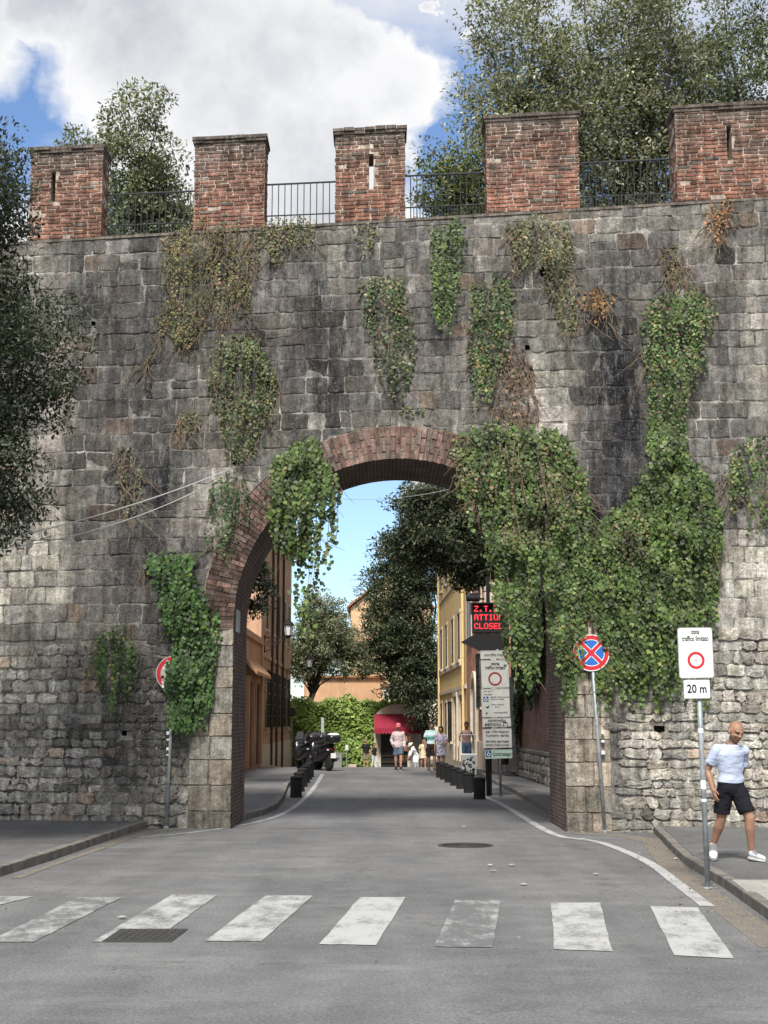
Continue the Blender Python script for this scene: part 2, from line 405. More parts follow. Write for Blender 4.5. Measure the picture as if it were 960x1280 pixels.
# core behind the facing, with the opening in its outline (one solid slab)
def arch_pts(r, n=40, zb=-.3):
    return [(AX + r, zb)] + [(AX + r * math.cos(math.pi * k / n), AZ + r * math.sin(math.pi * k / n)) for k in range(n + 1)] + [(AX - r, zb)]
def slab(mb, r, d0, d1, U=17):
    o = [(-U, -.3)] + [(-U, wtop(-U) - .02), (U, wtop(U) - .02), (U, -.3)] + arch_pts(r)
    n = len(o); vs = [W(u, z, d0) for u, z in o] + [W(u, z, d1) for u, z in o]
    mb.add(vs, [tuple(range(n)), tuple(range(2 * n - 1, n - 1, -1))] + [((i + 1) % n, i, n + i, n + (i + 1) % n) for i in range(n)], (.10, .095, .085))
mb = MB(); slab(mb, AR + .12, .30, TH); mb.build('wall_core', M['stone'], fort)
mb = MB()
ap = arch_pts(AR); n = len(ap)
mb.add([W(u, z, -.03) for u, z in ap] + [W(u, z, TH + .03) for u, z in ap] + [W(AX + (u - AX) * 1.0 + (0.25 if i < n / 2 and z <= AZ else -0.25 if z <= AZ else (u - AX) / AR * .25), z + (0 if z <= AZ else (z - AZ) / AR * .25), TH + .03) for i, (u, z) in enumerate(ap)],
       [(i, i + 1, n + i + 1, n + i) for i in range(n - 1)] + [(n + i, n + i + 1, 2 * n + i + 1, 2 * n + i) for i in range(n - 1)])
mb.build('arch_lining', M['lining'], fort, smooth=False)

# mortar bed between the stones (fine grid, really recessed holes)
mb = MB(); g = .09; NU, NZ = int(34 / g), int(11.3 / g)
idx = {}
def gv(i, j):
    k = (i, j)
    if k not in idx:
        u = -17 + i * g; z = min(-.2 + j * g, wtop(u) - .01)
        idx[k] = len(mb.v); d = dark(u, z)
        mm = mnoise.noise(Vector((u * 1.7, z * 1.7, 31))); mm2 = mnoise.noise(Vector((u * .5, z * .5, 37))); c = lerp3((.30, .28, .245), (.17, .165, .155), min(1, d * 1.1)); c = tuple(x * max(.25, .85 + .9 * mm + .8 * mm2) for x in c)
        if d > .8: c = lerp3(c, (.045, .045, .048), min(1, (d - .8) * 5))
        mb.v.append(W(u, z, .012 * mnoise.noise(Vector((u * 5, z * 5, 1))))); mb.c.append(c); mb.hc = True
    return idx[k]
for i in range(NU):
    for j in range(NZ):
        u = -17 + (i + .5) * g; z = -.2 + (j + .5) * g
        if z > wtop(u) or in_open(u, z, AR + .25) or near_hole(u, z): continue
        mb.f.append((gv(i, j), gv(i + 1, j), gv(i + 1, j + 1), gv(i, j + 1)))
mb.build('mortar_bed', M['stone'], fort, smooth=True)

def stone_poly(u0, u1, z0, z1, rr, jit):
    w, h = u1 - u0, z1 - z0; r = min(w, h) * rr
    P = [(u0 + r, z0), ((u0 + u1) / 2, z0), (u1 - r, z0), (u1, z0 + r), (u1, (z0 + z1) / 2), (u1, z1 - r), (u1 - r, z1), ((u0 + u1) / 2, z1), (u0 + r, z1), (u0, z1 - r), (u0, (z0 + z1) / 2), (u0, z0 + r)]
    return [(a + rnd.uniform(-jit, jit), b + rnd.uniform(-jit, jit)) for a, b in P]
def add_stone(mb, P, rel, colf, fr=None, inset=.1, bow=.25):
    fr = fr or W
    n = len(P); cu = sum(p[0] for p in P) / n; cz = sum(p[1] for p in P) / n
    tu, tz = rnd.uniform(-.05, .05), rnd.uniform(-.06, .04)
    def D(u, z, d): return d + (u - cu) * tu + (z - cz) * tz
    r1 = [fr(u, z, .05) for u, z in P]
    r2 = [fr(u, z, D(u, z, -rel * .45)) for u, z in P]
    I = [(cu + (u - cu) * (1 - inset), cz + (z - cz) * (1 - inset)) for u, z in P]
    r3 = [fr(u, z, D(u, z, -rel * rnd.uniform(.85, 1.1))) for u, z in I]
    I2 = [(cu + (u - cu) * .5, cz + (z - cz) * .5) for u, z in P]
    r4 = [fr(u, z, D(u, z, -rel * rnd.uniform(.9, 1.0 + bow))) for u, z in I2]
    vs = r1 + r2 + r3 + r4 + [fr(cu, cz, D(cu, cz, -rel * (1 + bow)))]
    fs = [(a * n + k, a * n + (k + 1) % n, (a + 1) * n + (k + 1) % n, (a + 1) * n + k) for a in range(3) for k in range(n)]
    fs += [(3 * n + k, 3 * n + (k + 1) % n, 4 * n) for k in range(n)]
    cols = [colf(u, z) for u, z in P] * 2 + [colf(u, z) for u, z in I] + [colf(u, z) for u, z in I2] + [colf(cu, cz)]
    mb.add(vs, fs, cols)
def stone_field(mb, U0, U1, Z0, Z1f, hr, wr, rel, rr, jit, gap, keep):
    z = Z0; row = 0
    while True:
        h = rnd.uniform(*hr); row += 1
        u = U0 - rnd.uniform(0, wr[1])
        if z > Z1f(0) + .2: break
        while u < U1:
            w = rnd.uniform(*wr)
            if rnd.random() < .12: w *= .55
            u0, u1, z0, z1 = u + gap / 2, u + w - gap / 2, z + gap / 2, z + h - gap / 2
            wv = .03 * mnoise.noise(Vector((u * .6, row * 3.1, 0)))
            z0 += wv; z1 += wv
            u += w
            cu, cz = (u0 + u1) / 2, (z0 + z1) / 2
            z1 = min(z1, Z1f(cu))
            if z1 - z0 < .06: continue
            pieces = [(u0, u1, z0, z1)]
            if rnd.random() < .05 and h > .22: pieces = [(u0, u1, z0, (z0 + z1) / 2 - gap / 2), (u0, u1, (z0 + z1) / 2 + gap / 2, z1)]
            for (a, b, c, d) in pieces:
                if not keep((a + b) / 2, (c + d) / 2): continue
                if any(a - .02 < hu < b + .02 and c - .02 < hz < d + .02 for hu, hz, _, _ in HU):
                    # leave the putlog hole open: keep only the piece beside it
                    hu, hz, hc, hd = [x for x in HU if a - .02 < x[0] < b + .02 and c - .02 < x[1] < d + .02][0]
                    if hu - hc - a > .1: b = hu - hc
                    elif b - hu - hc > .1: a = hu + hc
                    else: continue
                P = stone_poly(a, b, c, d, rr * rnd.uniform(.6, 1.3), jit)
                Q = []
                for (pu, pz) in P:             # trim against the brick ring
                    if in_open(pu, pz, JR + .01):
                        if pz < AZ: pu = AX + math.copysign(JR + .015, pu - AX)
                        else:
                            q = math.hypot(pu - AX, pz - AZ) or 1; s_ = (JR + .015) / q
                            pu, pz = AX + (pu - AX) * s_, AZ + (pz - AZ) * s_
                    Q.append((pu, pz))
                ucen = sum(q[0] for q in Q) / 12; zcen = sum(q[1] for q in Q) / 12
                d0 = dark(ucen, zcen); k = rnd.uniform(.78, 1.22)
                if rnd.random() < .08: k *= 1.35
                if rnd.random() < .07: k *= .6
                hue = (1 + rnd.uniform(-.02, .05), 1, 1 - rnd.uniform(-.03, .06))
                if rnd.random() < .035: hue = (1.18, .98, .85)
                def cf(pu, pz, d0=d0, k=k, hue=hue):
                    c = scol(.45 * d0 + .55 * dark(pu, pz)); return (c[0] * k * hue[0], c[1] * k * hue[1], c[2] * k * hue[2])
                add_stone(mb, Q, rel * rnd.uniform(.4, 1.6), cf)
        z += h
QW = .78       # width of dressed quoins either side of the opening
def zsplit(u): return 3.45 + .25 * mnoise.noise(Vector((u * .7, 0, 4)))
mb = MB()
stone_field(mb, -16.8, 16.8, 3.3, lambda u: wtop(u) - .03, (.26, .35), (.24, .58), .013, .09, .018, .015,
            lambda u, z: not in_open(u, z, JR - .16) and z > zsplit(u) - .15)
mb.build('ashlar_stonework', M['stone'], fort)
mb = MB()
def keep_r(u, z): return z < zsplit(u) - .12 and abs(u - AX) > AR + QW + .04
stone_field(mb, -16.8, 16.8, -.12, lambda u: 3.9, (.12, .23), (.15, .46), .034, .22, .026, .014, keep_r)
mb.build('rubble_stonework', M['rubble'], fort)
# dressed quoin blocks
mb = MB()
for sgn in (-1, 1):
    z = -.1; k = 0
    while z < 3.5:
        h = rnd.uniform(.36, .46)
        cut = AR + (.36 if k % 2 else .46) + rnd.uniform(-.04, .04)
        for a, b in ((AR + .005, cut), (cut, AR + QW)):
            u0, u1 = sorted((AX + sgn * a, AX + sgn * b))
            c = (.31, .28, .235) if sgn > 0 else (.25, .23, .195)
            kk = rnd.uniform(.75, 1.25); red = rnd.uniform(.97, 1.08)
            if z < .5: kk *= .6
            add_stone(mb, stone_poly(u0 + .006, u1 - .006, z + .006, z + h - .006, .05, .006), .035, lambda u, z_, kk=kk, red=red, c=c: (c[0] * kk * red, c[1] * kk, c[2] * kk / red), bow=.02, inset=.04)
        z += h; k += 1
mb.build('quoin_stonework', M['rubble'], fort)
# brick frame: vertical jamb edge and radial arch ring
def brickcol(base=(.20, .095, .065), v=.35):
    k = rnd.uniform(1 - v, 1 + v); return (base[0] * k * rnd.uniform(.9, 1.15), base[1] * k, base[2] * k)
mb = MB()
NB = 112
for i in range(NB):
    a0 = math.pi * i / NB; a1 = math.pi * (i + 1) / NB; g_ = .003
    rs = [AR, AR + .27, AR + AT] if i % 2 else [AR, AR + .14, AR + .41, AR + AT]
    for r0, r1 in zip(rs, rs[1:]):
        g0 = .0045 / r0
        P = [(AX + r * math.cos(a), AZ + r * math.sin(a)) for r, a in ((r0 + g_, a1 - g0), (r0 + g_, a0 + g0), (r1 - g_, a0 + g0), (r1 - g_, a1 - g0))]
        Q = []
        for q in range(4):
            p, p2 = P[q], P[(q + 1) % 4]; Q += [p, ((p[0] + p2[0]) / 2, (p[1] + p2[1]) / 2)]
        Q = [(x + rnd.uniform(-.004, .004), y + rnd.uniform(-.004, .004)) for x, y in Q]
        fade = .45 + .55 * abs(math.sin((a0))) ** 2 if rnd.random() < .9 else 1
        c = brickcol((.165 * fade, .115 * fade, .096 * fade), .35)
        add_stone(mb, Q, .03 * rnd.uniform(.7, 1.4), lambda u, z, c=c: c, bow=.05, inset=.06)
for sgn in (-1, 1):
    z = -.1; k = 0
    while z < AZ - .02:
        if z < 3.38: z += .072; k += 1; continue
        h = .072; w = .10 if k % 2 else .13
        if z > 3.42: w = AT - (.05 if k % 2 else 0)
        u0, u1 = sorted((AX + sgn * AR, AX + sgn * (AR + w)))
        P = stone_poly(u0 + .004, u1 - .004, z + .004, z + h - .004, .06, .003); c = brickcol((.125, .088, .075), .3)
        add_stone(mb, P, .038, lambda u, z_, c=c: c, bow=.03, inset=.05); z += h; k += 1
mb.build('brick_arch', M['brick'], fort)
mb = MB()
o = [(AX + (AR + .02) * math.cos(math.pi * k / 40), AZ + (AR + .02) * math.sin(math.pi * k / 40)) for k in range(41)]
o2 = [(AX + (JR + .02) * math.cos(math.pi * k / 40), AZ + (JR + .02) * math.sin(math.pi * k / 40)) for k in range(41)]
mb.add([W(u, z, -.006) for u, z in o + o2], [(i, 41 + i, 42 + i, i + 1) for i in range(40)], (.22, .19, .15))
for sgn in (-1, 1):
    u0, u1 = AX + sgn * (AR + .01), AX + sgn * (AR + QW)
    mb.add([W(u0, -.2, -.006), W(u1, -.2, -.006), W(u1, 3.7, -.006), W(u0, 3.7, -.006)], [(0, 1, 2, 3)], (.17, .15, .12))
mb.build('joint_mortar', M['stone'], fort)
mb = MB()   # parapet walk and stone coping under the merlons
mb.add([W(-17, wtop(-17), -.03), W(17, wtop(17), -.03), W(17, wtop(17), TH), W(-17, wtop(-17), TH), W(-17, wtop(-17) - .05, -.03), W(17, wtop(17) - .05, -.03), W(17, wtop(17) - .05, TH), W(-17, wtop(-17) - .05, TH)],
       [(0, 1, 2, 3), (4, 5, 1, 0), (7, 6, 5, 4), (3, 2, 6, 7)], (.14, .12, .10))
mb.build('coping', M['stone'], fort)

# merlons
def face_bricks(mb, fr, w, z0, z1, skip=None, base=(.185, .10, .076)):
    z = z0; k = 0
    while z < z1 - .03:
        h = .066; u = -rnd.uniform(0, .12) if k % 2 else -.14 - rnd.uniform(0, .05)
        while u < w:
            L = rnd.choice((.26, .27, .28, .25, .13)) + rnd.uniform(-.01, .01)
            a, b = max(u, 0) + .007, min(u + L, w) - .007; u += L
            if b - a < .03 or rnd.random() < .012: continue
            if skip and a < skip[1] and b > skip[0] and z + h > skip[2] and z < skip[3]:
                if skip[0] - a > .04: b = skip[0]
                elif b - skip[1] > .04: a = skip[1]
                else: continue
            t = (z - z0) / (z1 - z0)
            g = .5 + .9 * mnoise.noise(Vector((u * 1.4 + z0 * 7 + w * 13, z * 1.8, 2)))
            c = lerp3((base[0] * 1.25, base[1] * 1.1, base[2]), (base[0] * .62, base[1] * .78, base[2] * .85), min(1, max(0, t * .9 + (g - .5) * .9)))
            kk = rnd.uniform(.65, 1.3)
            if rnd.random() < .07: c = (.16, .13, .11)
            if t > .86: c = lerp3(c, (.12, .10, .085), .6)
            c = tuple(x * kk for x in c)
            wob = .008 * mnoise.noise(Vector((u * .9, z * 2, 8)))
            add_stone(mb, stone_poly(a, b, z + .008 + wob, z + h - .006 + wob, .14, .005), .014 * rnd.uniform(.3, 1.6), lambda *_, c=c: c, fr, inset=.08, bow=.05)
        z += h + .008; k += 1
MER = [(-205, -95, 205, None), (36, 126, 191, 67), (242, 330, 178, None), (419, 506, 167, 464), (609, 725, 150, None), (848, 975, 137, 911), (1080, 1190, 125, None)]
merl = []
MT = .62
for i, (a, b, topy, slit) in enumerate(MER):
    u0, _ = wp(a, 270); u1, _ = wp(b, 270); _, zt = wp((a + b) / 2, topy)
    zb = wtop((u0 + u1) / 2) + .02; zt = min(zt, zb + 2.0); w = u1 - u0
    merl.append((u0, u1, zb, zt))
    sk = None
    if slit:
        su, sz1 = wp(slit, 0)[0], 0
        rngy = {67: (215, 252), 464: (192, 236), 911: (156, 200)}[slit]
        su = wp(slit, rngy[0])[0] - u0
        sk = (su - .045, su + .045, wp(slit, rngy[1])[1], wp(slit, rngy[0])[1])
    g0 = .012
    core = MB(); cc = (.38, .32, .265)
    def cbox(a_, b_, c_, d_):
        vs = [W(u0 + a_, c_, g0), W(u0 + b_, c_, g0), W(u0 + b_, c_, MT), W(u0 + a_, c_, MT), W(u0 + a_, d_, g0), W(u0 + b_, d_, g0), W(u0 + b_, d_, MT), W(u0 + a_, d_, MT)]
        core.add(vs, [(3, 2, 1, 0), (4, 5, 6, 7), (0, 1, 5, 4), (1, 2, 6, 5), (2, 3, 7, 6), (3, 0, 4, 7)], cc)
    if sk:
        cbox(0, sk[0], zb, zt); cbox(sk[1], w, zb, zt); cbox(sk[0], sk[1], zb, sk[2]); cbox(sk[0], sk[1], sk[3], zt)
    else: cbox(0, w, zb, zt)
    mo = core.build('merlon', M['stone'], fort)
    bk = MB()
    face_bricks(bk, lambda u, z, d=0, u0=u0: W(u0 + u, z, d + .01), w, zb, zt, sk)
    face_bricks(bk, lambda u, z, d=0, u1=u1: (u1 - d - .008, YW(u1) + u, z), MT, zb, zt)
    face_bricks(bk, lambda u, z, d=0, u0=u0: (u0 + d + .008, YW(u0) + u, z), MT, zb, zt)
    bk.build('brick_facing', M['brick'], mo)
    cp = MB(); ov = .05
    for (z0_, z1_, e) in ((zt, zt + .06, .03), (zt + .06, zt + .12, ov)):
        k = 7
        for q in range(k):
            a_ = -e + (w + 2 * e) * q / k; b_ = -e + (w + 2 * e) * (q + 1) / k - .006
            y0 = -e + rnd.uniform(-.012, .012); dz = rnd.uniform(-.008, .008); c = rnd.uniform(.7, 1.2)
            vs = [W(u0 + a_, z0_, y0), W(u0 + b_, z0_, y0), W(u0 + b_, z0_, MT + e), W(u0 + a_, z0_, MT + e), W(u0 + a_, z1_ + dz, y0), W(u0 + b_, z1_ + dz, y0), W(u0 + b_, z1_ + dz, MT + e), W(u0 + a_, z1_ + dz, MT + e)]
            cp.add(vs, [(3, 2, 1, 0), (4, 5, 6, 7), (0, 1, 5, 4), (1, 2, 6, 5), (2, 3, 7, 6), (3, 0, 4, 7)], (.115 * c, .095 * c, .08 * c))
    cp.build('capstone', M['stone'], mo)
# railings in the gaps
rl = ['iron railing in the gap at the tree covered end of the battlement', 'iron railing between the slit merlon by the tree and the next one',
      'iron railing in front of pale cloud between two narrow merlons', 'iron railing beside the merlon with the see-through slit, leafy branch behind', 'iron railing before dense dark tree, next to the widest merlon', 'iron railing past the last merlon with a slit']
for i in range(len(merl) - 1):
    a, b = merl[i][1], merl[i + 1][0]; zb = merl[i][2] - .02
    r_ = empty('iron_railing', W((a + b) / 2, zb, .35), rl[i], 'railing', 'railings between the merlons')
    rt = MB(); d = .35; ht = 1.02 if i > 3 else .98
    for z in (zb + ht, zb + .36, zb + .05): rt.tube([W(a, z, d), W(b, z, d)], .018 if z > zb + .9 else .013, 6)
    rt.build('rail', M['rail'], r_)
    bt = MB(); n = int((b - a) / .112)
    for k in range(1, n):
        u = a + (b - a) * k / n; bt.tube([W(u, zb, d), W(u, zb + ht, d)], .0095, 5)
        if i >= 3 or i == 1:
            u += (b - a) / n / 2; bt.tube([W(u, zb, d), W(u, zb + .37, d)], .008, 5)
    bt.build('bar', M['rail'], r_)['kind'] = 'stuff'
# plaque on the jamb
mb = MB(); mb.bb((AX - AR, 25.25, 3.45), (AX - AR + .03, 25.72, 3.85)); o = mb.build('plaque', M['marble'])
o = tag(o, 'small pale marble plaque fixed inside the brick jamb of the arch', 'plaque')

# ------------------------------------------------------------------ ground
mb = MB()
ys = [-60, -10, 0, 10, 25, 40, 50, 56, 60, 64, 68, 72, 76, 80, 84, 100, 200, 3000]; xs = [-3000, -60, -20, 0, 20, 60, 3000]
for j, y in enumerate(ys):
    for i, x in enumerate(xs): mb.v.append((x, y, gz(y) - .012)); mb.c.append((1, 1, 1))
mb.f = [(j * 7 + i, j * 7 + i + 1, (j + 1) * 7 + i + 1, (j + 1) * 7 + i) for j in range(len(ys) - 1) for i in range(6)]
tag(mb.build('ground', M['ground']), kind='structure')
def sheet(mb, L, Rr, dz, col=None):       # strip between two polylines of equal length
    n = len(L); mb.add([(p[0], p[1], gz(p[1]) + dz) for p in L + Rr], [(i, n + i, n + i + 1, i + 1) for i in range(n - 1)], col)
# road: from behind the camera through the arch to the ivy wall
mb = MB(); ys_ = [-40, 0, 8, 14, 20, 25, 30, 36, 44, 50, 56, 60, 64, 68, 72, 76, 80, 81.5]
Lw = lambda y: -30 if y < 21.8 else (AX - AR - .1 if y < 28 else -3.2)
sheet(mb, [(-30, y) for y in (-40, 0, 8, 14, 20, 24.2)], [(30, y) for y in (-40, 0, 8, 14, 20, 24.2)], 0)
sheet(mb, [(-2.7 if y < 28 else -5.2, y) for y in ys_ if y > 23] , [(3.15 if y < 28 else 5.2, y) for y in ys_ if y > 23], .002)
for i, (x, y, z) in enumerate(mb.v):
    if y in (24.2,): mb.v[i] = (x, YW(x) + .3 if abs(x) < 30 else 25, z)
tag(mb.build('road', M['asphalt']), kind='structure')
def gxy(px, py, z=0): p = gp(px, py, z); return (p[0], p[1])
def kerbed(name, outline, kerb_n, h=.12, m='pave', kw=.13):
    """outline of (x,y); the first kerb_n points are the kerb edge"""
    mb = MB(); K = outline[:kerb_n]
    inner = []
    cx = sum(p[0] for p in outline) / len(outline); cy = sum(p[1] for p in outline) / len(outline)
    for i, p in enumerate(K):
        a = K[max(0, i - 1)]; b = K[min(len(K) - 1, i + 1)]
        t = Vector((b[0] - a[0], b[1] - a[1])).normalized(); nn = Vector((-t[1], t[0]))
        if nn.dot(Vector((cx - p[0], cy - p[1]))) < 0: nn = -nn
        inner.append((p[0] + nn[0] * kw, p[1] + nn[1] * kw))
    poly = inner + outline[kerb_n:]
    mb.prism(poly, lambda x, y: gz(y) - .05, lambda x, y: gz(y) + h - .004)
    o = tag(mb.build(name, M[m]), kind='structure')
    kb = MB()
    for i in range(len(K) - 1):
        L_ = math.dist(K[i], K[i + 1]); n = max(1, int(L_ / .9))
        for q in range(n):
            f0, f1 = q / n, (q + 1) / n - .012 / max(L_, .1)
            l = lambda A, B, f: (A[0] + (B[0] - A[0]) * f, A[1] + (B[1] - A[1]) * f)
            quad = [l(K[i], K[i + 1], f0), l(K[i], K[i + 1], f1), l(inner[i], inner[i + 1], f1), l(inner[i], inner[i + 1], f0)]
            hh = h + rnd.uniform(-.006, .006)
            kb.prism(quad, lambda x, y: gz(y) - .05, lambda x, y: gz(y) + hh)
    tag(kb.build('kerb', M['kerb'], bevel=.012), kind='structure')
    return o
# wall-side pavement, far-left
K = [gxy(-260, 1180), gxy(-100, 1125), gxy(0, 1096), gxy(60, 1077), gxy(120, 1056), gxy(165, 1041), gxy(186, 1034)]
kerbed('pavement', K + [W(-4.3, 0, .1)[:2], W(-14, 0, .1)[:2], (-14, 14)], len(K))
# right pavement with the dropped kerb
K1 = [(2.55 + 1.95, YW(4.5) - .02), gxy(822, 1047), gxy(836, 1062), gxy(846, 1071)]
K1 = [gxy(811, 1035), gxy(828, 1052), gxy(842, 1067)]
K2 = [gxy(842, 1067), gxy(858, 1082), gxy(874, 1092)]
K3 = [gxy(874, 1092), gxy(905, 1110), gxy(960, 1150), gxy(1060, 1222), gxy(1200, 1330)]
kerbed('pavement', K1 + K2[1:] + K3[1:] + [(14, K3[-1][1]), W(14, 0, .1)[:2], W(5.1, 0, .1)[:2]], len(K1 + K2[1:] + K3[1:]), .11)
mb = MB(); mb.prism([gxy(915, 1100, .11), gxy(1010, 1100, .11), gxy(1100, 1190, .11), gxy(972, 1145, .11)], .1, .114); tag(mb.build('pavement_slab', M['slab']), kind='structure')
# pavements beyond the arch
K = [gxy(298, 1027), gxy(330, 1019), gxy(347, 1011), gxy(355, 1000), gxy(360, 985), gxy(372, 972), gxy(383, 963), (-2.6, 56), (-3.0, 66), (-3.6, 80)]
kerbed('pavement', K + [(-9, 80), (-9, 27.2), (-3.4, 27.1)], len(K))
K = [gxy(700, 1026), gxy(668, 1007), gxy(640, 991), gxy(620, 981), gxy(604, 972), gxy(590, 966), (2.65, 56), (2.6, 66), (2.4, 81)]
kerbed('pavement', K + [(9, 81), (9, 26.4), (3.9, 26.3)], len(K))
# white edge lines
def strip(pts, w0, w1, dz=.006, a=.55):
    P = [Vector(gxy(*p)).to_3d() if len(p) == 2 else Vector(p) for p in pts]; Q = []
    for i in range(len(P) - 1):
        n = max(1, int((P[i + 1] - P[i]).length / .6))
        p0, p1, p2, p3 = P[max(0, i - 1)], P[i], P[i + 1], P[min(len(P) - 1, i + 2)]
        for k in range(n):
            t = k / n; Q.append(.5 * ((2 * p1) + (p2 - p0) * t + (2 * p0 - 5 * p1 + 4 * p2 - p3) * t * t + (3 * p1 - p0 - 3 * p2 + p3) * t ** 3))
    Q.append(P[-1]); L = []; Rr = []
    for i, q in enumerate(Q):
        t = (Q[min(i + 1, len(Q) - 1)] - Q[max(i - 1, 0)]).normalized(); nn = Vector((-t[1], t[0], 0))
        w = w0 + (w1 - w0) * i / (len(Q) - 1) + .006 * mnoise.noise(q * 3)
        L.append((q + nn * w / 2)[:2]); Rr.append((q - nn * w / 2)[:2])
    m_ = MB(); sheet(m_, L, Rr, dz, (a, a, a)); return m_
tag(strip([(175, 1047), (240, 1041), (300, 1032), (345, 1021), (372, 1006), (388, 990), (397, 978), (403, 968)], .10, .14, a=.62).build('edge_line', M['paint']), kind='structure')
tag(strip([(884, 1133), (850, 1107), (812, 1079), (770, 1060), (740, 1051), (705, 1047), (680, 1037), (650, 1019), (622, 1003), (585, 988), (560, 973), (547, 966)], .15, .12, a=.66).build('edge_line', M['paint']), kind='structure')
for gi_, (pts_, w_) in enumerate((([(813, 1048), (822, 1062), (845, 1088), (872, 1110), (915, 1140), (975, 1185)], .30), ([(708, 1041), (745, 1043), (790, 1046), (812, 1052)], .34), ([(130, 1058), (175, 1043), (230, 1036), (285, 1032)], .20), ([(20, 1098), (75, 1078), (130, 1059)], .12), ([(640, 998), (668, 1012), (692, 1026)], .16))):
    tag(strip(pts_, w_, w_ * 1.1, .0031 + .0006 * gi_, .56).build('gutter', M['grit']), kind='structure')
mb = MB()
ST = [((-140, 1122), (-85, 1122), (-192, 1180), (-262, 1180), .5), ((-24, 1121), (44, 1121), (-40, 1141), (-122, 1178), .55), ((97, 1122), (152, 1122), (42, 1178), (-15, 1178), .5), ((215, 1119), (272, 1119), (190, 1178), (115, 1178), .57),
      ((332, 1120), (391, 1120), (327, 1177), (256, 1177), .60), ((450, 1122), (507, 1122), (470, 1182), (399, 1181), .66), ((569, 1126), (626, 1126), (615, 1185), (543, 1184), .44),
      ((689, 1129), (750, 1129), (765, 1190), (693, 1187), .62), ((812, 1133), (872, 1135), (918, 1199), (843, 1195), .62)]
for a, b, c, d, al in ST:
    A, B, C, D = [Vector((*gxy(*p), .006)) for p in (a, b, c, d)]
    n = 10; vs = []
    for i in range(n + 1):
        t = i / n; l = A.lerp(D, t); r = B.lerp(C, t)
        for k in range(6):
            p = l.lerp(r, k / 5); 
            if k in (0, 5): p.x += rnd.uniform(-.006, .006)
            if i in (0, n): p.y += rnd.uniform(-.01, .01)
            edge = .05 if (al < .5 and (k in (0, 5) or i in (0, n))) else 0
            vs.append((p, al + edge))
    mb.add([v[0] for v in vs], [(i * 6 + k, (i + 1) * 6 + k, (i + 1) * 6 + k + 1, i * 6 + k + 1) for i in range(n) for k in range(5)], [(v[1],) * 3 for v in vs])
tag(mb.build('pedestrian_crossing', M['paint']), kind='structure')
M['castiron'] = simple('cast_iron', (.055, .054, .052), .7, .3, 20, .3, .4, .3)
# manholes
mb = MB(); mb.prism([gxy(151, 1162), gxy(235, 1162), gxy(214, 1178), gxy(127, 1178)], .0, .009); r_ = empty('manhole_cover', (*gxy(180, 1170), 0), 'rectangular dark iron cover overlapping a zebra stripe', 'manhole cover')
mb.build('frame', M['castiron'], r_)
A, B, C, D = [Vector((*gxy(*p), .012)) for p in ((155, 1164), (231, 1164), (212, 1176.5), (132, 1176.5))]
mb = MB()
for i in range(8):
    for k in range(5):
        c = [A.lerp(B, x).lerp(D.lerp(C, x), y) for x, y in ((i / 8 + .01, k / 5 + .02), ((i + 1) / 8 - .01, k / 5 + .02), ((i + 1) / 8 - .01, (k + 1) / 5 - .02), (i / 8 + .01, (k + 1) / 5 - .02))]
        mb.prism([(p.x, p.y) for p in c], .006, .013)
mb.build('grating', M['castiron'], r_)
c = gxy(582, 1057); mb = MB(); mb.lathe([(.42, -.02), (.42, .010), (.38, .010), (.38, .006), (.01, .006)], (*c, 0), 32)
r_ = empty('manhole_cover', (*c, 0), 'round iron manhole cover in the road before the arch', 'manhole cover'); mb.build('frame', M['castiron'], r_)
mb = MB(); mb.lathe([(.36 - .03 * k_ - .012 * (e_ > 1), .006 + .006 * (e_ in (1, 2))) for k_ in range(11) for e_ in range(4)], (*c, 0), 32)
mb.build('grating', M['castiron'], r_)


# ------------------------------------------------------------------ vegetation
def pick_cols(n, pal, w, var=.3, key=None):
    pal = np.array(pal); w = np.array(w, float); w /= w.sum()
    C = pal[rng.choice(len(pal), n, p=w)] * rng.uniform(1 - var, 1 + var, (n, 1))
    return C
G_IVY = [(.062, .105, .024), (.088, .138, .032), (.04, .066, .02), (.15, .19, .055), (.21, .19, .07)]
W_IVY = [5, 4, 4, 1.3, .25]
G_DRY = [(.10, .115, .05), (.14, .13, .065), (.20, .165, .08), (.06, .085, .03), (.22, .13, .07)]
def poly_spans(P, x):
    zs = []
    for i in range(len(P)):
        (x0, z0), (x1, z1) = P[i], P[(i + 1) % len(P)]
        if (x0 <= x < x1) or (x1 <= x < x0): zs.append(z0 + (z1 - z0) * (x - x0) / (x1 - x0))
    zs.sort(); return [(zs[i], zs[i + 1]) for i in range(0, len(zs) - 1, 2)]
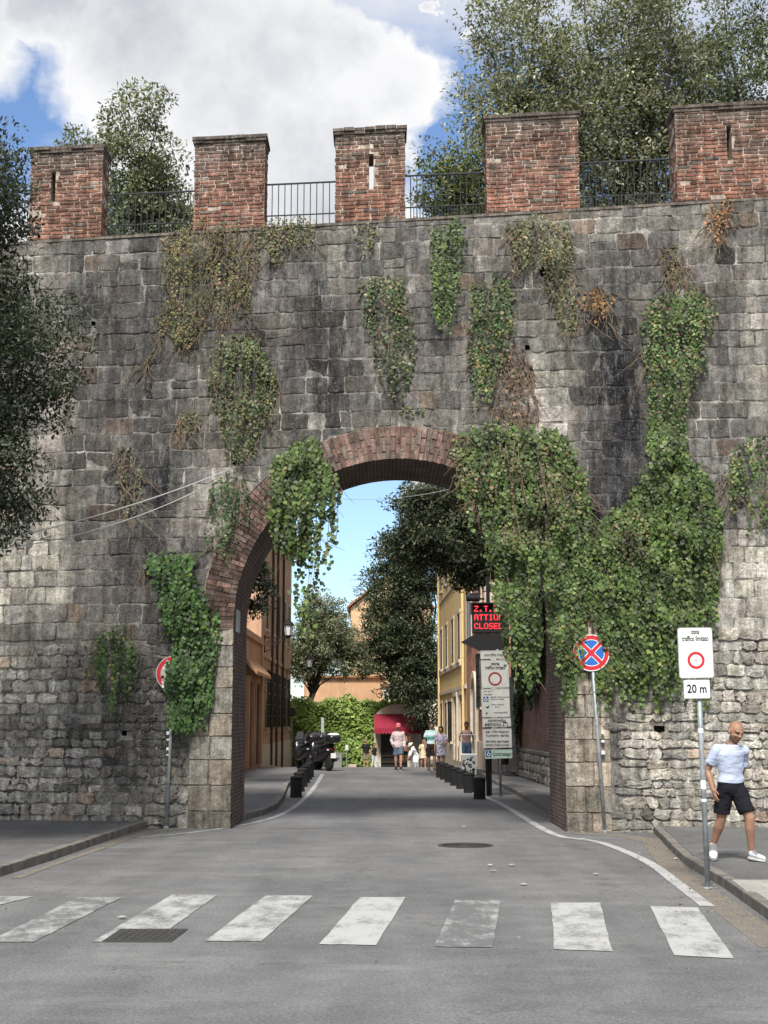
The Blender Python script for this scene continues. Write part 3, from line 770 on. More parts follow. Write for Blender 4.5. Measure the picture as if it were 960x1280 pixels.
def vine(label, poly, thick=.25, step=.036, gap=.038, size=(.035, .062), pal=G_IVY, w=W_IVY, fr=None, px=True, fringe=.35, layers=2, name='hanging_ivy', group=None, keep=1.0, stems=.06, twig=0, mat='ivyleaf', messy=.3, droop=1.0):
    fr = fr or W
    P = [wp(*p) for p in poly] if px else poly
    x0, x1 = min(p[0] for p in P), max(p[0] for p in P); zt = max(p[1] for p in P)
    root = empty(name, fr((x0 + x1) / 2, zt, 0), label, 'ivy' if 'ivy' in name else 'plant', group)
    pos = []; rows = []; st = MB()
    for L in range(layers):
        x = x0 + rnd.random() * step
        while x < x1:
            for (a, b) in poly_spans(P, x):
                if b - a < .06: continue
                rag = mnoise.noise(Vector((x * 2.6, L * .7, 40))) + .6 * mnoise.noise(Vector((x * 7, L * .7, 41)))
                b2 = b + rnd.uniform(-.14, .06) + .12 * rag; a2 = a + .12 - (rnd.uniform(-.5, 1) + 1.6 * rag) * fringe * .6 * min(1, (b - a))
                if min(x - x0, x1 - x) < .12 and rnd.random() < .45: continue
                if L and mnoise.noise(Vector((x * 6.5, L * 3.3, 50))) > .22: continue
                e = min(1, 2.2 * min(x - x0, x1 - x) / (x1 - x0)) ** .5
                z = b2; i = 0; ph = rnd.uniform(0, 9)
                dep = thick * e * rnd.uniform(.15, 1.0) if L else thick * e * rnd.uniform(.5, 1.05)
                path = []
                while z > a2:
                    xx = x + .07 * math.sin(z * 2.3 + ph) + .03 * mnoise.noise(Vector((x * 3, z * 2, L)))
                    tt = min(1, (b2 - z) / .5) ** .5
                    d = .03 + dep * (.25 + .75 * tt) * max(.12, 1 + .95 * mnoise.noise(Vector((x * 2.4, z * 1.5, 3))) + .4 * mnoise.noise(Vector((x * 6, z * 3, 13))))
                    if rnd.random() < keep * (.85 + 1.1 * mnoise.noise(Vector((x * 3.2, z * 1.7, 11))) + .5 * mnoise.noise(Vector((x * 9, z * 6, 17)))) + .08: rows.append((xx + rnd.uniform(-1, 1) * .03, z, -d + rnd.uniform(-.03, .03)))
                    if i % 6 == 0: path.append(fr(xx, z, -max(.02, d - .03)))
                    z -= gap * rnd.uniform(.7, 1.4); i += 1
                if len(path) > 2 and rnd.random() < stems: st.tube(path, .006, 4)
            x += step * rnd.uniform(.7, 1.3)
    for _ in range(twig):
        x = rnd.uniform(x0, x1); sp = poly_spans(P, x)
        if not sp: continue
        a, b = rnd.choice(sp); z = rnd.uniform(a, b); q = []; dx = rnd.uniform(-.5, .5); d = .04
        for k in range(7):
            q.append(fr(x, z, -d)); x += dx * .12; dx += rnd.uniform(-.4, .4); z -= rnd.uniform(.02, .14); d = max(.02, d + rnd.uniform(-.03, .06))
        st.tube(q, [.009, .008, .007, .006, .005, .004, .003], 4)
    if st.v: st.build('stem', M['twig'], root)
    n = len(rows)
    if n:
        A = np.array(rows); f0 = np.array([fr(a, b, c) for a, b, c in rows])
        o = np.array(fr(0, 0, 0)); ux = np.array(fr(1, 0, 0)) - o; dx_ = np.array(fr(0, 0, 1)) - o; out = -dx_
        T = np.outer(rng.normal(0, .35 + messy * .5, n), ux) + np.outer(rng.uniform(0, .5, n), out) + np.outer(-droop * 1.3 + rng.normal(0, messy, n), (0, 0, 1))
        N = np.outer(rng.normal(0, .3 + messy * .3, n), ux) + np.outer(np.ones(n), out) + np.outer(rng.normal(.5, .3, n), (0, 0, 1))
        C = pick_cols(n, pal, w, .3)
        cl = np.array([.92 + .6 * mnoise.noise(Vector((a * 2.5, b * 2.0, 21))) + .65 * mnoise.noise(Vector((a * 8, b * 1.1, 23))) for a, b, _ in rows])  # second noise darkens upright bands, putting shadow between strands into the leaf colour
        C *= np.maximum(.35, cl)[:, None]
        leaf_mesh('foliage', f0, T, N, rng.uniform(*size, n) * rng.uniform(.65, 1.25, n), C, LEAF_IVY, M[mat], root)
    return root
IG = 'ivy hanging down the town wall'
vine('large green ivy curtain covering the whole haunch of the arch, beside the no stopping sign', [(572, 548), (600, 532), (640, 535), (700, 540), (718, 560), (738, 640), (742, 700), (734, 760), (722, 790), (722, 850), (712, 882), (702, 850), (690, 800), (686, 760), (676, 730), (668, 760), (676, 830), (658, 835), (650, 818), (636, 800), (620, 745), (611, 700), (602, 640), (584, 605), (574, 590)], .36, .03, .037, (.045, .075), layers=3, twig=90, fringe=.8)
vine('second broad ivy curtain hanging above the white 20 metre sign', [(742, 660), (762, 640), (790, 625), (808, 580), (815, 520), (850, 540), (862, 575), (885, 600), (902, 650), (898, 705), (884, 760), (862, 775), (846, 800), (838, 850), (800, 862), (748, 858), (741, 800), (737, 740)], .36, .03, .037, (.045, .075), layers=3, twig=60, fringe=.8)
vine('bright narrow column of ivy climbing to just under the slit merlon, above the second curtain', [(806, 385), (835, 368), (880, 362), (893, 385), (885, 430), (868, 470), (852, 510), (855, 560), (815, 590), (814, 520), (806, 470), (800, 420)], .26, .034, .038, (.034, .06), pal=[(.06, .12, .03), (.10, .15, .04), (.18, .18, .06), (.03, .06, .02), (.16, .11, .07)], w=[4, 3, 2, 2, 1], twig=40, stems=.1)
vine('ivy clump on bare looping stems beyond the second curtain', [(898, 600), (920, 558), (945, 550), (1010, 560), (1015, 650), (962, 648), (940, 665), (925, 640), (912, 640)], .3, .045, .05, pal=[(.06, .12, .03), (.10, .14, .04), (.22, .20, .08), (.03, .06, .02), (.14, .10, .07)], w=[4, 3, 2, 2, 1], twig=40, stems=.15)
vine('slim dark green ivy strand below the railing with the leafy branch', [(538, 290), (556, 276), (582, 282), (578, 330), (566, 380), (556, 425), (545, 400), (540, 340)], .16, .036, .04, fringe=.3)
vine('mixed green and yellow ivy falling to the crown of the arch, under the widest merlon', [(585, 360), (605, 350), (640, 350), (648, 385), (632, 430), (622, 470), (612, 515), (592, 508), (582, 450), (590, 400)], .2, .036, .042, pal=[(.05, .10, .025), (.10, .12, .04), (.18, .15, .06), (.03, .06, .02)], w=[4, 3, 2, 3], twig=15, keep=.85)
vine('shaggy yellow green creeper hanging from the foot of the widest merlon', [(628, 285), (660, 270), (712, 278), (716, 330), (722, 418), (705, 428), (690, 380), (676, 350), (640, 345)], .2, .036, .04, (.03, .052), pal=G_DRY, w=[4, 3, 2, 3, .6], twig=50, stems=.2, messy=.6, keep=.85)
vine('long mixed ivy patch midway between the slit merlon and the arch crown', [(450, 355), (480, 345), (508, 350), (515, 400), (514, 470), (500, 500), (484, 488), (468, 450), (456, 400)], .16, .036, .042, pal=[(.05, .085, .03), (.09, .11, .045), (.16, .14, .07), (.03, .055, .02)], w=[4, 3, 2, 2], twig=20, keep=.8, stems=.15)
vine('dry yellow brown creeper spread below the railing and merlon near the tree tops', [(206, 295), (240, 278), (300, 285), (322, 300), (318, 350), (316, 400), (262, 410), (240, 440), (205, 430), (182, 465), (190, 420), (208, 380), (204, 330)], .2, .036, .04, (.03, .052), pal=G_DRY, w=[3, 4, 3, 2, 1], twig=110, stems=.25, messy=.7, mat='dryleaf', keep=.5)
vine('small green brown creeper under the railing backed by pale cloud', [(318, 282), (350, 275), (396, 276), (398, 300), (370, 312), (345, 340), (322, 318)], .16, .036, .04, (.03, .052), pal=G_DRY, w=[4, 3, 2, 3, 1], twig=30, messy=.6, keep=.8)
vine('wide tangle of thin ivy on the bare stones above the arch haunch', [(262, 470), (275, 425), (318, 418), (336, 440), (350, 490), (342, 515), (322, 560), (300, 580), (284, 570), (280, 520), (262, 505)], .2, .036, .04, (.032, .055), pal=[(.06, .10, .03), (.10, .12, .045), (.18, .16, .07), (.03, .055, .02)], w=[4, 4, 2, 2], twig=60, stems=.2, messy=.5, keep=.85)
vine('round bushy ivy bunch on the arch ring trailing strands across the opening', [(338, 600), (350, 570), (375, 550), (400, 560), (415, 590), (422, 625), (412, 650), (398, 655), (380, 700), (358, 700), (342, 672), (332, 650)], .5, .032, .038, (.045, .075), layers=3, twig=20)
vine('thin ivy strands dangling free inside the arch opening', [(372, 640), (400, 640), (428, 615), (424, 650), (414, 690), (405, 720), (398, 745), (385, 752), (372, 748), (364, 720), (362, 690)], .25, .075, .06, (.06, .09), layers=2, keep=.6, fringe=.8, stems=.5)
vine('green ivy strip beside the brick ring where the cables are fixed', [(262, 605), (280, 594), (312, 596), (314, 640), (300, 660), (288, 700), (264, 692), (258, 650)], .16, .045, .05, pal=[(.05, .10, .03), (.03, .07, .02), (.12, .11, .05)], w=[4, 3, 1], twig=15)
vine('dense deep green ivy half covering the round graffitied sign', [(178, 702), (205, 694), (244, 694), (246, 735), (268, 765), (275, 800), (272, 870), (256, 905), (236, 918), (216, 905), (214, 850), (220, 800), (208, 770), (198, 730)], .4, .03, .038, (.045, .08), layers=3, pal=[(.04, .09, .02), (.055, .12, .025), (.03, .065, .02), (.13, .18, .03)], w=[5, 4, 3, .7], fringe=.25, twig=10)
vine('small isolated ivy clump with yellow leaves alone on the stones', [(108, 805), (120, 792), (150, 788), (170, 812), (176, 840), (162, 868), (152, 888), (140, 884), (122, 848)], .24, .034, .04, (.035, .06), pal=[(.045, .09, .025), (.06, .12, .03), (.16, .17, .05), (.03, .065, .02)], w=[4, 3, 2.2, 2], twig=10)
vine('small tuft of creeper beneath the merlon with the see-through slit', [(438, 290), (452, 278), (470, 282), (468, 308), (455, 325), (442, 315)], .1, .036, .04, (.03, .052), pal=G_DRY, w=[4, 3, 2, 3, .5], keep=.8)
vine('dark ivy strand on the light rubble behind the leaning sign post', [(856, 800), (885, 800), (884, 850), (876, 905), (864, 900), (856, 850)], .18, .036, .04, fringe=.3)
vine('reddish dry creeper tangle on the stones above the large curtain', [(620, 440), (650, 430), (668, 470), (672, 530), (650, 552), (625, 545), (616, 500)], .14, .07, .07, (.04, .065), pal=[(.16, .10, .08), (.20, .13, .09), (.12, .12, .07), (.07, .09, .04)], w=[3, 3, 2, 1], twig=90, messy=.8, mat='dryleaf', keep=.5)
vine('orange brown dry tuft clinging to dark stones near the widest merlon', [(728, 372), (745, 358), (766, 366), (764, 392), (745, 400), (728, 394)], .2, .045, .05, (.04, .06), pal=[(.30, .17, .07), (.22, .12, .06), (.14, .12, .06)], w=[3, 2, 1], twig=25, messy=.9, mat='dryleaf', name='dry_tuft')
vine('reddish dry tuft hanging at the foot of the slit merlon above the bright ivy column', [(876, 258), (912, 252), (916, 275), (900, 305), (884, 290)], .12, .05, .05, (.035, .055), pal=[(.32, .16, .08), (.24, .13, .07), (.16, .14, .07)], w=[3, 2, 1], twig=30, messy=.9, mat='dryleaf', name='dry_tuft')
vine('flat green plant cushion growing on top of the arch crown', [(502, 512), (516, 503), (534, 508), (532, 526), (506, 528)], .12, .045, .05, (.04, .06), pal=G_DRY, w=[5, 2, 1, 4, .3], name='wall_plant')
vine('thin weedy stems on dark stones beside the foreground tree', [(148, 560), (166, 550), (176, 600), (172, 650), (160, 655), (150, 620)], .08, .07, .07, (.04, .06), pal=G_DRY, w=[3, 3, 1, 4, .3], twig=30, keep=.5)
vine('pale grassy tuft on dark stones left bare under the dry creeper', [(222, 525), (235, 510), (250, 520), (248, 545), (228, 545)], .1, .05, .05, (.04, .06), pal=G_DRY, w=[4, 4, 2, 2, .2], twig=15, messy=.9, name='dry_tuft')
vine('loose faded creeper across the stones between arch crown and large curtain', [(640, 560), (560, 555), (575, 600), (600, 640), (625, 610)], .3, .06, .06, (.045, .07), pal=G_DRY, w=[4, 3, 3, 3, 1], twig=60, messy=.7, keep=.7)
vine('faint dry growth under the reddish tuft on pale stones', [(822, 310), (850, 305), (862, 340), (850, 362), (826, 350)], .06, .06, .06, (.035, .055), pal=G_DRY, w=[2, 4, 4, 1, 2], twig=30, messy=.9, mat='dryleaf', keep=.5, name='dry_tuft')

vine('olive and brown withered top layer over the large ivy curtain', [(590, 575), (610, 540), (640, 545), (700, 548), (728, 600), (735, 650), (700, 660), (660, 700), (625, 680), (606, 640)], .55, .04, .042, (.03, .055), pal=G_DRY, w=[4, 4, 2.5, 2.5, 1], twig=240, messy=.6, keep=.85, stems=.5, layers=1)
vine('brown withered patch in the middle of the second ivy curtain', [(752, 670), (780, 640), (812, 640), (818, 690), (790, 710), (760, 705)], .6, .05, .05, (.03, .05), pal=[(.24, .15, .09), (.18, .13, .08), (.12, .13, .05)], w=[3, 3, 3], twig=90, messy=.7, keep=.8, layers=1, mat='dryleaf')
def limb_curve(a, b, k=5, sag=.1):
    a, b = Vector(a), Vector(b); L = (b - a).length; o = []
    for i in range(k + 1):
        t = i / k; p = a.lerp(b, t); p.z += sag * L * math.sin(math.pi * t); p += Vector((rnd.uniform(-1, 1), rnd.uniform(-1, 1), rnd.uniform(-1, 1))) * L * .03 * (0 if i in (0, k) else 1)
        o.append(p)
    return o
def tree(name, label, base, blobs, nclump, per, crad, lsize, pal, w, tr=.2, fork=None, limbs=14, group=None, shape=None, cat='tree', shell=.5, up=.5, multi=1, var=.3, clv=.42, trans='leaf'):
    root = empty(name, base, label, cat, group)
    vol = np.array([b[1][0] * b[1][1] * b[1][2] for b in blobs]) ** .8; vol /= vol.sum()
    CC = []
    for i in range(nclump):
        b = blobs[rng.choice(len(blobs), p=vol)]
        d = rng.normal(size=3); d /= np.linalg.norm(d); r = (shell + (1 - shell) * rng.random()) if rng.random() < .75 else rng.random() * .8
        r *= .93 + .16 * mnoise.noise(Vector(d * 2.2) + Vector((len(CC) * 0, base[0], 1)))
        CC.append(np.array(b[0]) + d * np.array(b[1]) * r)
    CC = np.array(CC)
    idx_ = np.repeat(np.arange(nclump), per); n = len(idx_)
    cr = rng.uniform(.6, 1.3, nclump) * crad
    off = rng.normal(size=(n, 3)); off /= np.maximum(1, np.linalg.norm(off, axis=1, keepdims=True) / 1.75); off = off * np.array([1, 1, .65]) * cr[idx_][:, None] * .52
    P = CC[idx_] + off
    T = off / (np.linalg.norm(off, axis=1, keepdims=True) + 1e-6) * .6 + rng.normal(size=(n, 3)) * .6
    N = rng.normal(size=(n, 3)) * .5 + np.array([0, -.35, up + .4])
    C = pick_cols(n, pal, w, var) * rng.uniform(1 - clv, 1 + clv, nclump)[idx_][:, None]
    leaf_mesh('crown', P, T, N, rng.uniform(.75, 1.3, n) * lsize * 1.02, C, LEAF_OAK if shape is None else shape, M[trans], root, .1)
    tb = MB(); base = Vector(base); fk = Vector(fork) if fork else Vector(base) + Vector((0, 0, (CC[:, 2].min() - base[2]) * .9))
    for m_ in range(multi):
        o_ = Vector((rnd.uniform(-.5, .5), rnd.uniform(-.3, .3), 0)) * (multi > 1)
        f2 = fk + o_ * 1.6
        tb.tube(limb_curve(base + o_ * .4 - Vector((0, 0, .1)), f2, 6, 0), [tr * 1.25, tr, tr * .92, tr * .88, tr * .85, tr * .8, tr * .72], 10)
        for k in range(limbs // multi):
            e = Vector(CC[rng.integers(nclump)]); q = limb_curve(f2, e, 6, .08)
            tb.tube(q, [tr * .55, tr * .42, tr * .32, tr * .24, tr * .17, tr * .1, .012], 6)
    tb.build('trunk', M['bark'], root, smooth=True)
    return root
OAK = [(.105, .12, .07), (.155, .17, .11), (.22, .23, .16), (.06, .075, .045)]
TG = 'holm oaks growing behind the wall'
tree('holm_oak', 'grey green tree rising tallest behind the battlement, next to the first railing', (-6.6, 35, 0), [((-6.35, 35, 16.3), (1.2, 1.3, 2.5)), ((-6.4, 35, 14.0), (1.7, 1.5, 2.2)), ((-5.9, 35, 15.3), (.9, 1, 1.4))], 380, 76, .42, .11, OAK, [3, 4, 2.5, 2], .16, (-6.5, 35, 12.5), 22, TG)
tree('holm_oak', 'small thin topped tree peeking over the merlon nearest the big dark foliage', (-8.4, 36, 0), [((-8.2, 36, 16.8), (.75, .9, 1.1)), ((-8.5, 36, 14.6), (1.0, 1.0, 2.0))], 100, 55, .36, .11, OAK, [3, 4, 2.5, 2], .12, (-8.4, 36, 12.6), 14, TG)
tree('holm_oak', 'sparse low tree behind the railing next to the second merlon', (-5.0, 36.5, 0), [((-5.15, 36.5, 14.4), (.8, .9, 2.1))], 95, 55, .36, .11, OAK, [3, 4, 2, 2], .1, (-5.0, 36.5, 11.8), 12, TG)
OAK2 = [(.155, .165, .105), (.215, .22, .155), (.30, .30, .225), (.08, .088, .058)]
tree('holm_oak', 'huge silvery holm oak spreading behind the widest merlon', (6.0, 33.6, 0), [((3.5, 33.5, 17.4), (1.9, 2, 3.9)), ((2.9, 33.2, 14.6), (1.6, 1.6, 2.2)), ((4.8, 34, 16.2), (1.8, 1.8, 3.4))], 720, 72, .48, .105, OAK2, [3, 4, 3, 2], .24, (3.7, 33.5, 12.4), 34, TG)
tree('holm_oak', 'low yellowish tree leaning over the railing beside the widest merlon', (5.7, 32.0, 0), [((1.75, 32.5, 14.7), (1.15, 1.1, 1.3)), ((2.1, 32.5, 13.2), (1.1, 1.0, 1.4))], 200, 62, .38, .10, [(.10, .12, .04), (.16, .17, .06), (.06, .08, .03), (.16, .11, .06)], [3, 2, 3, .6], .1, (3.4, 32.3, 11.9), 16, TG)
tree('holm_oak', 'tall dense dark limbed holm oak filling the gap before the last merlons', (7.4, 35.5, 0), [((6.6, 34.6, 18.2), (2.3, 2.2, 4.2)), ((6.4, 35.2, 13.6), (2.4, 1.6, 2.2))], 800, 72, .48, .105, OAK2, [3, 4, 3, 3], .26, (6.6, 34.6, 13), 36, TG)
tree('holm_oak', 'darker holm oak rising above the last slit merlon', (9.6, 35.5, 0), [((9.4, 35.5, 17.8), (2.3, 2.2, 4.4)), ((9.8, 36, 13.8), (2.4, 1.8, 2.6))], 620, 72, .5, .11, OAK, [3, 4, 2.5, 3], .24, (9.6, 35.5, 13), 24, TG)
DARK = [(.038, .048, .032), (.06, .072, .048), (.095, .11, .08), (.024, .03, .02)]
tree('roadside_tree', 'dark broadleaf tree on the pavement, its branches hanging in front of the wall', (-8.2, 19, .1), [((-6.2, 19, 8.9), (1.25, 1.5, 1.8)), ((-7.3, 19, 9.4), (1.6, 1.6, 2.2)), ((-5.9, 19, 6.9), (1.8, 1.7, 1.5)), ((-6.2, 18.8, 5.1), (1.7, 1.6, 1.3)), ((-8.9, 19, 8), (1.3, 1.7, 2.6))], 1900, 80, .36, .075, DARK, [3, 4, 2.2, 2], .3, (-8.1, 19, 4.2), 40, None)
tree('street_tree', 'huge dense dark tree beside the far end of the yellow house', (2.3, 79.6, gz(79)), [((.85, 79.3, 8.2), (2.4, 1.9, 4.6)), ((1.9, 79.3, 11.0), (2.0, 1.9, 3.2)), ((1.3, 79.5, 5.4), (2.4, 1.9, 3.0)), ((2.3, 79.3, 3.6), (1.3, 1.5, 2.3))], 820, 75, .55, .17, [(.05, .068, .038), (.08, .10, .058), (.125, .15, .09), (.03, .042, .024)], [3, 4, 2, 3], .28, (2.2, 79.5, 2.5), 20, None, shell=.6)
tree('street_tree', 'dark overhanging tree behind the garden wall reaching across the street', (6.2, 46, .1), [((2.0, 44.5, 7.6), (2.5, 2.4, 1.15)), ((1.6, 44.5, 8.9), (1.6, 2.0, .7)), ((4.6, 45, 8.2), (2.6, 2.6, 1.7)), ((2.8, 44, 6.6), (1.2, 1.4, .6))], 900, 66, .40, .12, [(.032, .042, .024), (.05, .062, .034), (.08, .092, .055), (.16, .17, .06)], [4, 4, 1.5, .25], .26, (6.0, 46, 5.6), 26, None)
tree('street_tree', 'dark leafy tree just inside the arch above the orange annex', (-4.75, 37.5, .1), [((-4.3, 38, 6.1), (1.4, 1.4, 1.5)), ((-3.9, 38, 5.2), (1.0, 1.0, .8))], 200, 60, .36, .11, [(.02, .028, .016), (.03, .04, .022), (.045, .055, .03)], [3, 3, 1.5], .13, (-4.7, 37.6, 3.9), 12, None)
tree('olive_tree', 'broad olive green tree with several trunks over the ivy clad wall', (-5.3, 89, gz(89)), [((-3.8, 89, 6.7), (2.9, 2.2, 2.3)), ((-4.0, 89, 8.3), (2.0, 1.6, 2.0)), ((-2.0, 89, 5.7), (2.0, 1.6, 1.4)), ((-5.0, 89, 5.6), (1.6, 1.5, 1.6))], 560, 68, .48, .16, [(.11, .125, .07), (.16, .17, .10), (.23, .24, .15), (.06, .07, .042)], [3, 4, 2.5, 2], .12, (-4.9, 89, 3.6), 24, None, multi=3)
tree('shrub', 'small green tree against the peach church wall', (.4, 92, gz(92)), [((.2, 92, 8.4), (1.5, 1.2, 1.4)), ((.6, 92, 6.3), (1.2, 1.2, 1.8))], 120, 60, .45, .15, [(.05, .075, .03), (.085, .11, .045), (.12, .14, .06)], [3, 3, 2], .1, (.4, 92, 4.5), 8, None)

# ------------------------------------------------------------------ street buildings
class Fac:      # facade frame: t along p0->p1, o outward, z up
    def __init__(s, p0, p1, out):
        s.p = Vector(p0); s.d = (Vector(p1) - Vector(p0)).normalized(); s.n = Vector((-s.d.y, s.d.x)); s.L = (Vector(p1) - Vector(p0)).length
        if s.n.dot(Vector(out)) < 0: s.n = -s.n
    def __call__(s, t, o, z): q = s.p + s.d * t + s.n * o; return (q.x, q.y, z)
    def box(s, mb, t0, t1, o0, o1, z0, z1, col=None):
        mb.add([s(t0, o0, z0), s(t1, o0, z0), s(t1, o1, z0), s(t0, o1, z0), s(t0, o0, z1), s(t1, o0, z1), s(t1, o1, z1), s(t0, o1, z1)], [(3, 2, 1, 0), (4, 5, 6, 7), (0, 1, 5, 4), (1, 2, 6, 5), (2, 3, 7, 6), (3, 0, 4, 7)], col)
        return mb
def window(fc, par, t0, t1, z0, z1, frame='cream', sh=None, grille=False, sill=True, fw=.12, po=.05):
    f = MB(); fc.box(f, t0 - fw, t0, 0, po, z0, z1); fc.box(f, t1, t1 + fw, 0, po, z0, z1); fc.box(f, t0 - fw - .03, t1 + fw + .03, 0, po + .02, z1, z1 + fw)
    fc.box(f, t0 - fw, t1 + fw, 0, po + (.08 if sill else 0), z0 - fw * .8, z0)
    w = f.build('window', M[frame], par)
    g_ = MB(); fc.box(g_, t0, t1, -.0, .012, z0, z1); fc.box(g_, (t0 + t1) / 2 - .03, (t0 + t1) / 2 + .03, .012, .03, z0, z1)
    g_.build('pane', M['glass'], w)
    if sh:
        for a, b in ((t0 + .02, (t0 + t1) / 2 - .02), ((t0 + t1) / 2 + .02, t1 - .02)):
            m_ = MB(); fc.box(m_, a, b, .014, .032, z0 + .02, z1 - .02)
            k = int((z1 - z0) / .1)
            for q in range(k):
                z = z0 + .05 + q * (z1 - z0 - .1) / k; fc.box(m_, a + .05, b - .05, .032, .045, z, z + .055)
            m_.build('shutter', M[sh], w)
    if grille:
        m_ = MB(); n = max(3, int((t1 - t0) / .16))
        for q in range(n + 1): t = t0 + (t1 - t0) * q / n; fc.box(m_, t - .012, t + .012, .13, .155, z0, z1)
        for q in range(6): z = z0 + (z1 - z0) * q / 5; fc.box(m_, t0 - .02, t1 + .02, .125, .16, z - .015, z + .015)
        m_.build('grille', M['black'], w)
    return w
def pipe(fc, par, t, z0, z1, m='shutter', r=.06):
    p = MB(); p.tube([fc(t, .1, z0), fc(t, .1, z1)], r, 8)
    for z in np.arange(z0 + .5, z1, 2.0): p.tube([fc(t, .1, z), fc(t, .1, z + .06)], r * 1.25, 8)
    p.build('drainpipe', M[m], par)
# orange annex
b = empty('house_annex', (-6, 52, 0), 'low bright orange annex with brown garage door, next to the brick archway jamb', 'building')
mb = MB(); mb.prism([(-5.22, 44), (-5.22, 60), (-12, 60), (-12, 44)], -.1, 5.25); mb.build('wall', M['orange'], b)
fa = Fac((-5.22, 44), (-5.22, 60), (1, 0))
mb = MB(); fa.box(mb, -.1, 16, 0, .12, 5.05, 5.3); mb.build('cornice', M['orange'], b)
mb = MB(); mb.add([fa(9.2, 0, 4.25), fa(15.9, 0, 4.25), fa(15.9, .42, 3.75), fa(9.2, .42, 3.75), fa(9.2, 0, 4.05), fa(15.9, 0, 4.05), fa(15.9, .42, 3.62), fa(9.2, .42, 3.62)], [(0, 1, 2, 3), (7, 6, 5, 4), (3, 2, 6, 7), (0, 3, 7, 4), (2, 1, 5, 6)]); mb.build('canopy', M['orange'], b)
for t0, t1 in ((9.6, 11.2), (12.3, 14.6)):
    mb = MB(); fa.box(mb, t0, t1, 0, .03, .12, 3.4)
    for q in range(5): t = t0 + (t1 - t0) * (q + .5) / 5; fa.box(mb, t - .09, t + .09, .03, .05, .25, 3.3)
    d = mb.build('door', M['brown'], b); mb = MB(); fa.box(mb, t0 - .22, t0, 0, .14, .12, 3.6); fa.box(mb, t1, t1 + .22, 0, .14, .12, 3.6); fa.box(mb, t0, t1, 0, .1, 3.4, 3.6); mb.build('door_frame', M['orange'], d)
pipe(fa, b, 15.2, .12, 5, 'orange', .05)
# terracotta house
b = empty('town_house', (-6, 70, 0), 'tall terracotta house with barred ground floor windows and dark drainpipes', 'building')
mb = MB(); mb.prism([(-5.25, 60.01), (-5.3, 80), (-14, 80), (-14, 60.01)], -1, 11.2); mb.build('wall', M['terra'], b)
fa = Fac((-5.25, 60.01), (-5.3, 80), (1, 0))
mb = MB(); fa.box(mb, .0, 20, 0, .08, 4.62, 4.78); fa.box(mb, .0, 20, 0, .05, 1.35, 1.45); mb.build('string_course', M['terra'], b)
mb = MB(); fa.box(mb, -.1, 20.2, -8.8, .55, 11.2, 11.36); mb.build('eaves', M['rooftile'], b)
mb = MB(); fa.box(mb, 0, 20, 0, .06, -.9, .85); mb.build('plinth', M['cream'], b)
for t0 in (2.0, 5.3, 8.6, 12.5, 16.0): window(fa, b, t0, t0 + 1.5, 1.6, 4.1, 'terra', None, True, fw=.1)
for t0 in (2.0, 5.6, 9.6, 13.5, 17.0): window(fa, b, t0, t0 + 1.2, 5.9, 8.1, 'cream', 'shutter')
for t in (5.0, 8.1, 12.1): pipe(fa, b, t, gz(60 + t) + .1, 11.2)
# yellow house
b = empty('town_house', (6, 69, 0), 'yellow plastered house with cream window surrounds beside the red brick house', 'building')
mb = MB(); mb.prism([(3.52, 60.01), (3.06, 78), (11, 78), (11, 60.01)], -1, 12); mb.build('wall', M['ochre'], b)
fy = Fac((3.52, 60.01), (3.06, 78), (-1, 0))
mb = MB(); fy.box(mb, 0, 18, 0, .09, 3.25, 3.42); fy.box(mb, 2.6, 17, 0, .1, 4.32, 4.5); fy.box(mb, 0, 18, 0, .07, 8.2, 8.32); mb.build('string_course', M['cream'], b)
mb = MB(); fy.box(mb, -.1, 18.1, -7.4, .6, 12, 12.15); mb.build('eaves', M['rooftile'], b)
mb = MB(); fy.box(mb, 0, 18, 0, .06, -.9, .75); mb.build('plinth', M['cream'], b)
for t0 in (3.0, 6.9, 11.2, 15.0):
    window(fy, b, t0, t0 + 1.1, 4.6, 6.7, 'cream', 'greenshutter', fw=.16); window(fy, b, t0, t0 + 1.1, 8.8, 10.6, 'cream', 'greenshutter', fw=.16)
for t0 in (8.2, 11.8, 15.2): window(fy, b, t0, t0 + 1.2, .9, 2.8, 'cream', 'shutter', t0 < 9, fw=.14)
for t0 in (1.2, 4.6):
    mb = MB(); fy.box(mb, t0, t0 + 1.5, 0, .03, gz(62) + .12, 2.9); d = mb.build('door', M['shutter'], b); mb = MB()
    fy.box(mb, t0 - .25, t0, 0, .12, .1, 3.0); fy.box(mb, t0 + 1.5, t0 + 1.75, 0, .12, .1, 3.0); fy.box(mb, t0 - .25, t0 + 1.75, 0, .14, 3.0, 3.2); mb.build('door_frame', M['cream'], d)
pipe(fy, b, .7, .1, 12, 'ochre'); pipe(fy, b, 16.8, .1, 12, 'ochre')
# red brick house
b = empty('brick_house', (6, 56, 0), 'red brick house with an arched cream doorway, partly hidden by the sign stack', 'building')
mb = MB(); mb.prism([(3.78, 52), (3.52, 60), (11, 60), (11, 52)], -.1, 10.5); mb.build('wall', M['redbrick'], b)
mb = MB(); mb.bb((3.80, 51.97, -.1), (11, 51.999, 10.5)); mb.build('end_wall', M['redbrickx'], b)
fr_ = Fac((3.78, 52), (3.52, 60), (-1, 0))
mb = MB(); fr_.box(mb, 0, 8, 0, .07, -.1, 1.1); fr_.box(mb, 0, .35, 0, .05, 1.1, 10.5)
mb.bb((3.74, 51.9, -.1), (4.15, 51.96, 10.5)); mb.build('quoin', M['cream'], b)
mb = MB(); t0, t1, zs = 3.4, 5.2, 2.7
P = [(t0, .12)] + [((t0 + t1) / 2 - .9 * math.cos(math.pi * k / 12), zs + .9 * math.sin(math.pi * k / 12)) for k in range(13)] + [(t1, .12)]
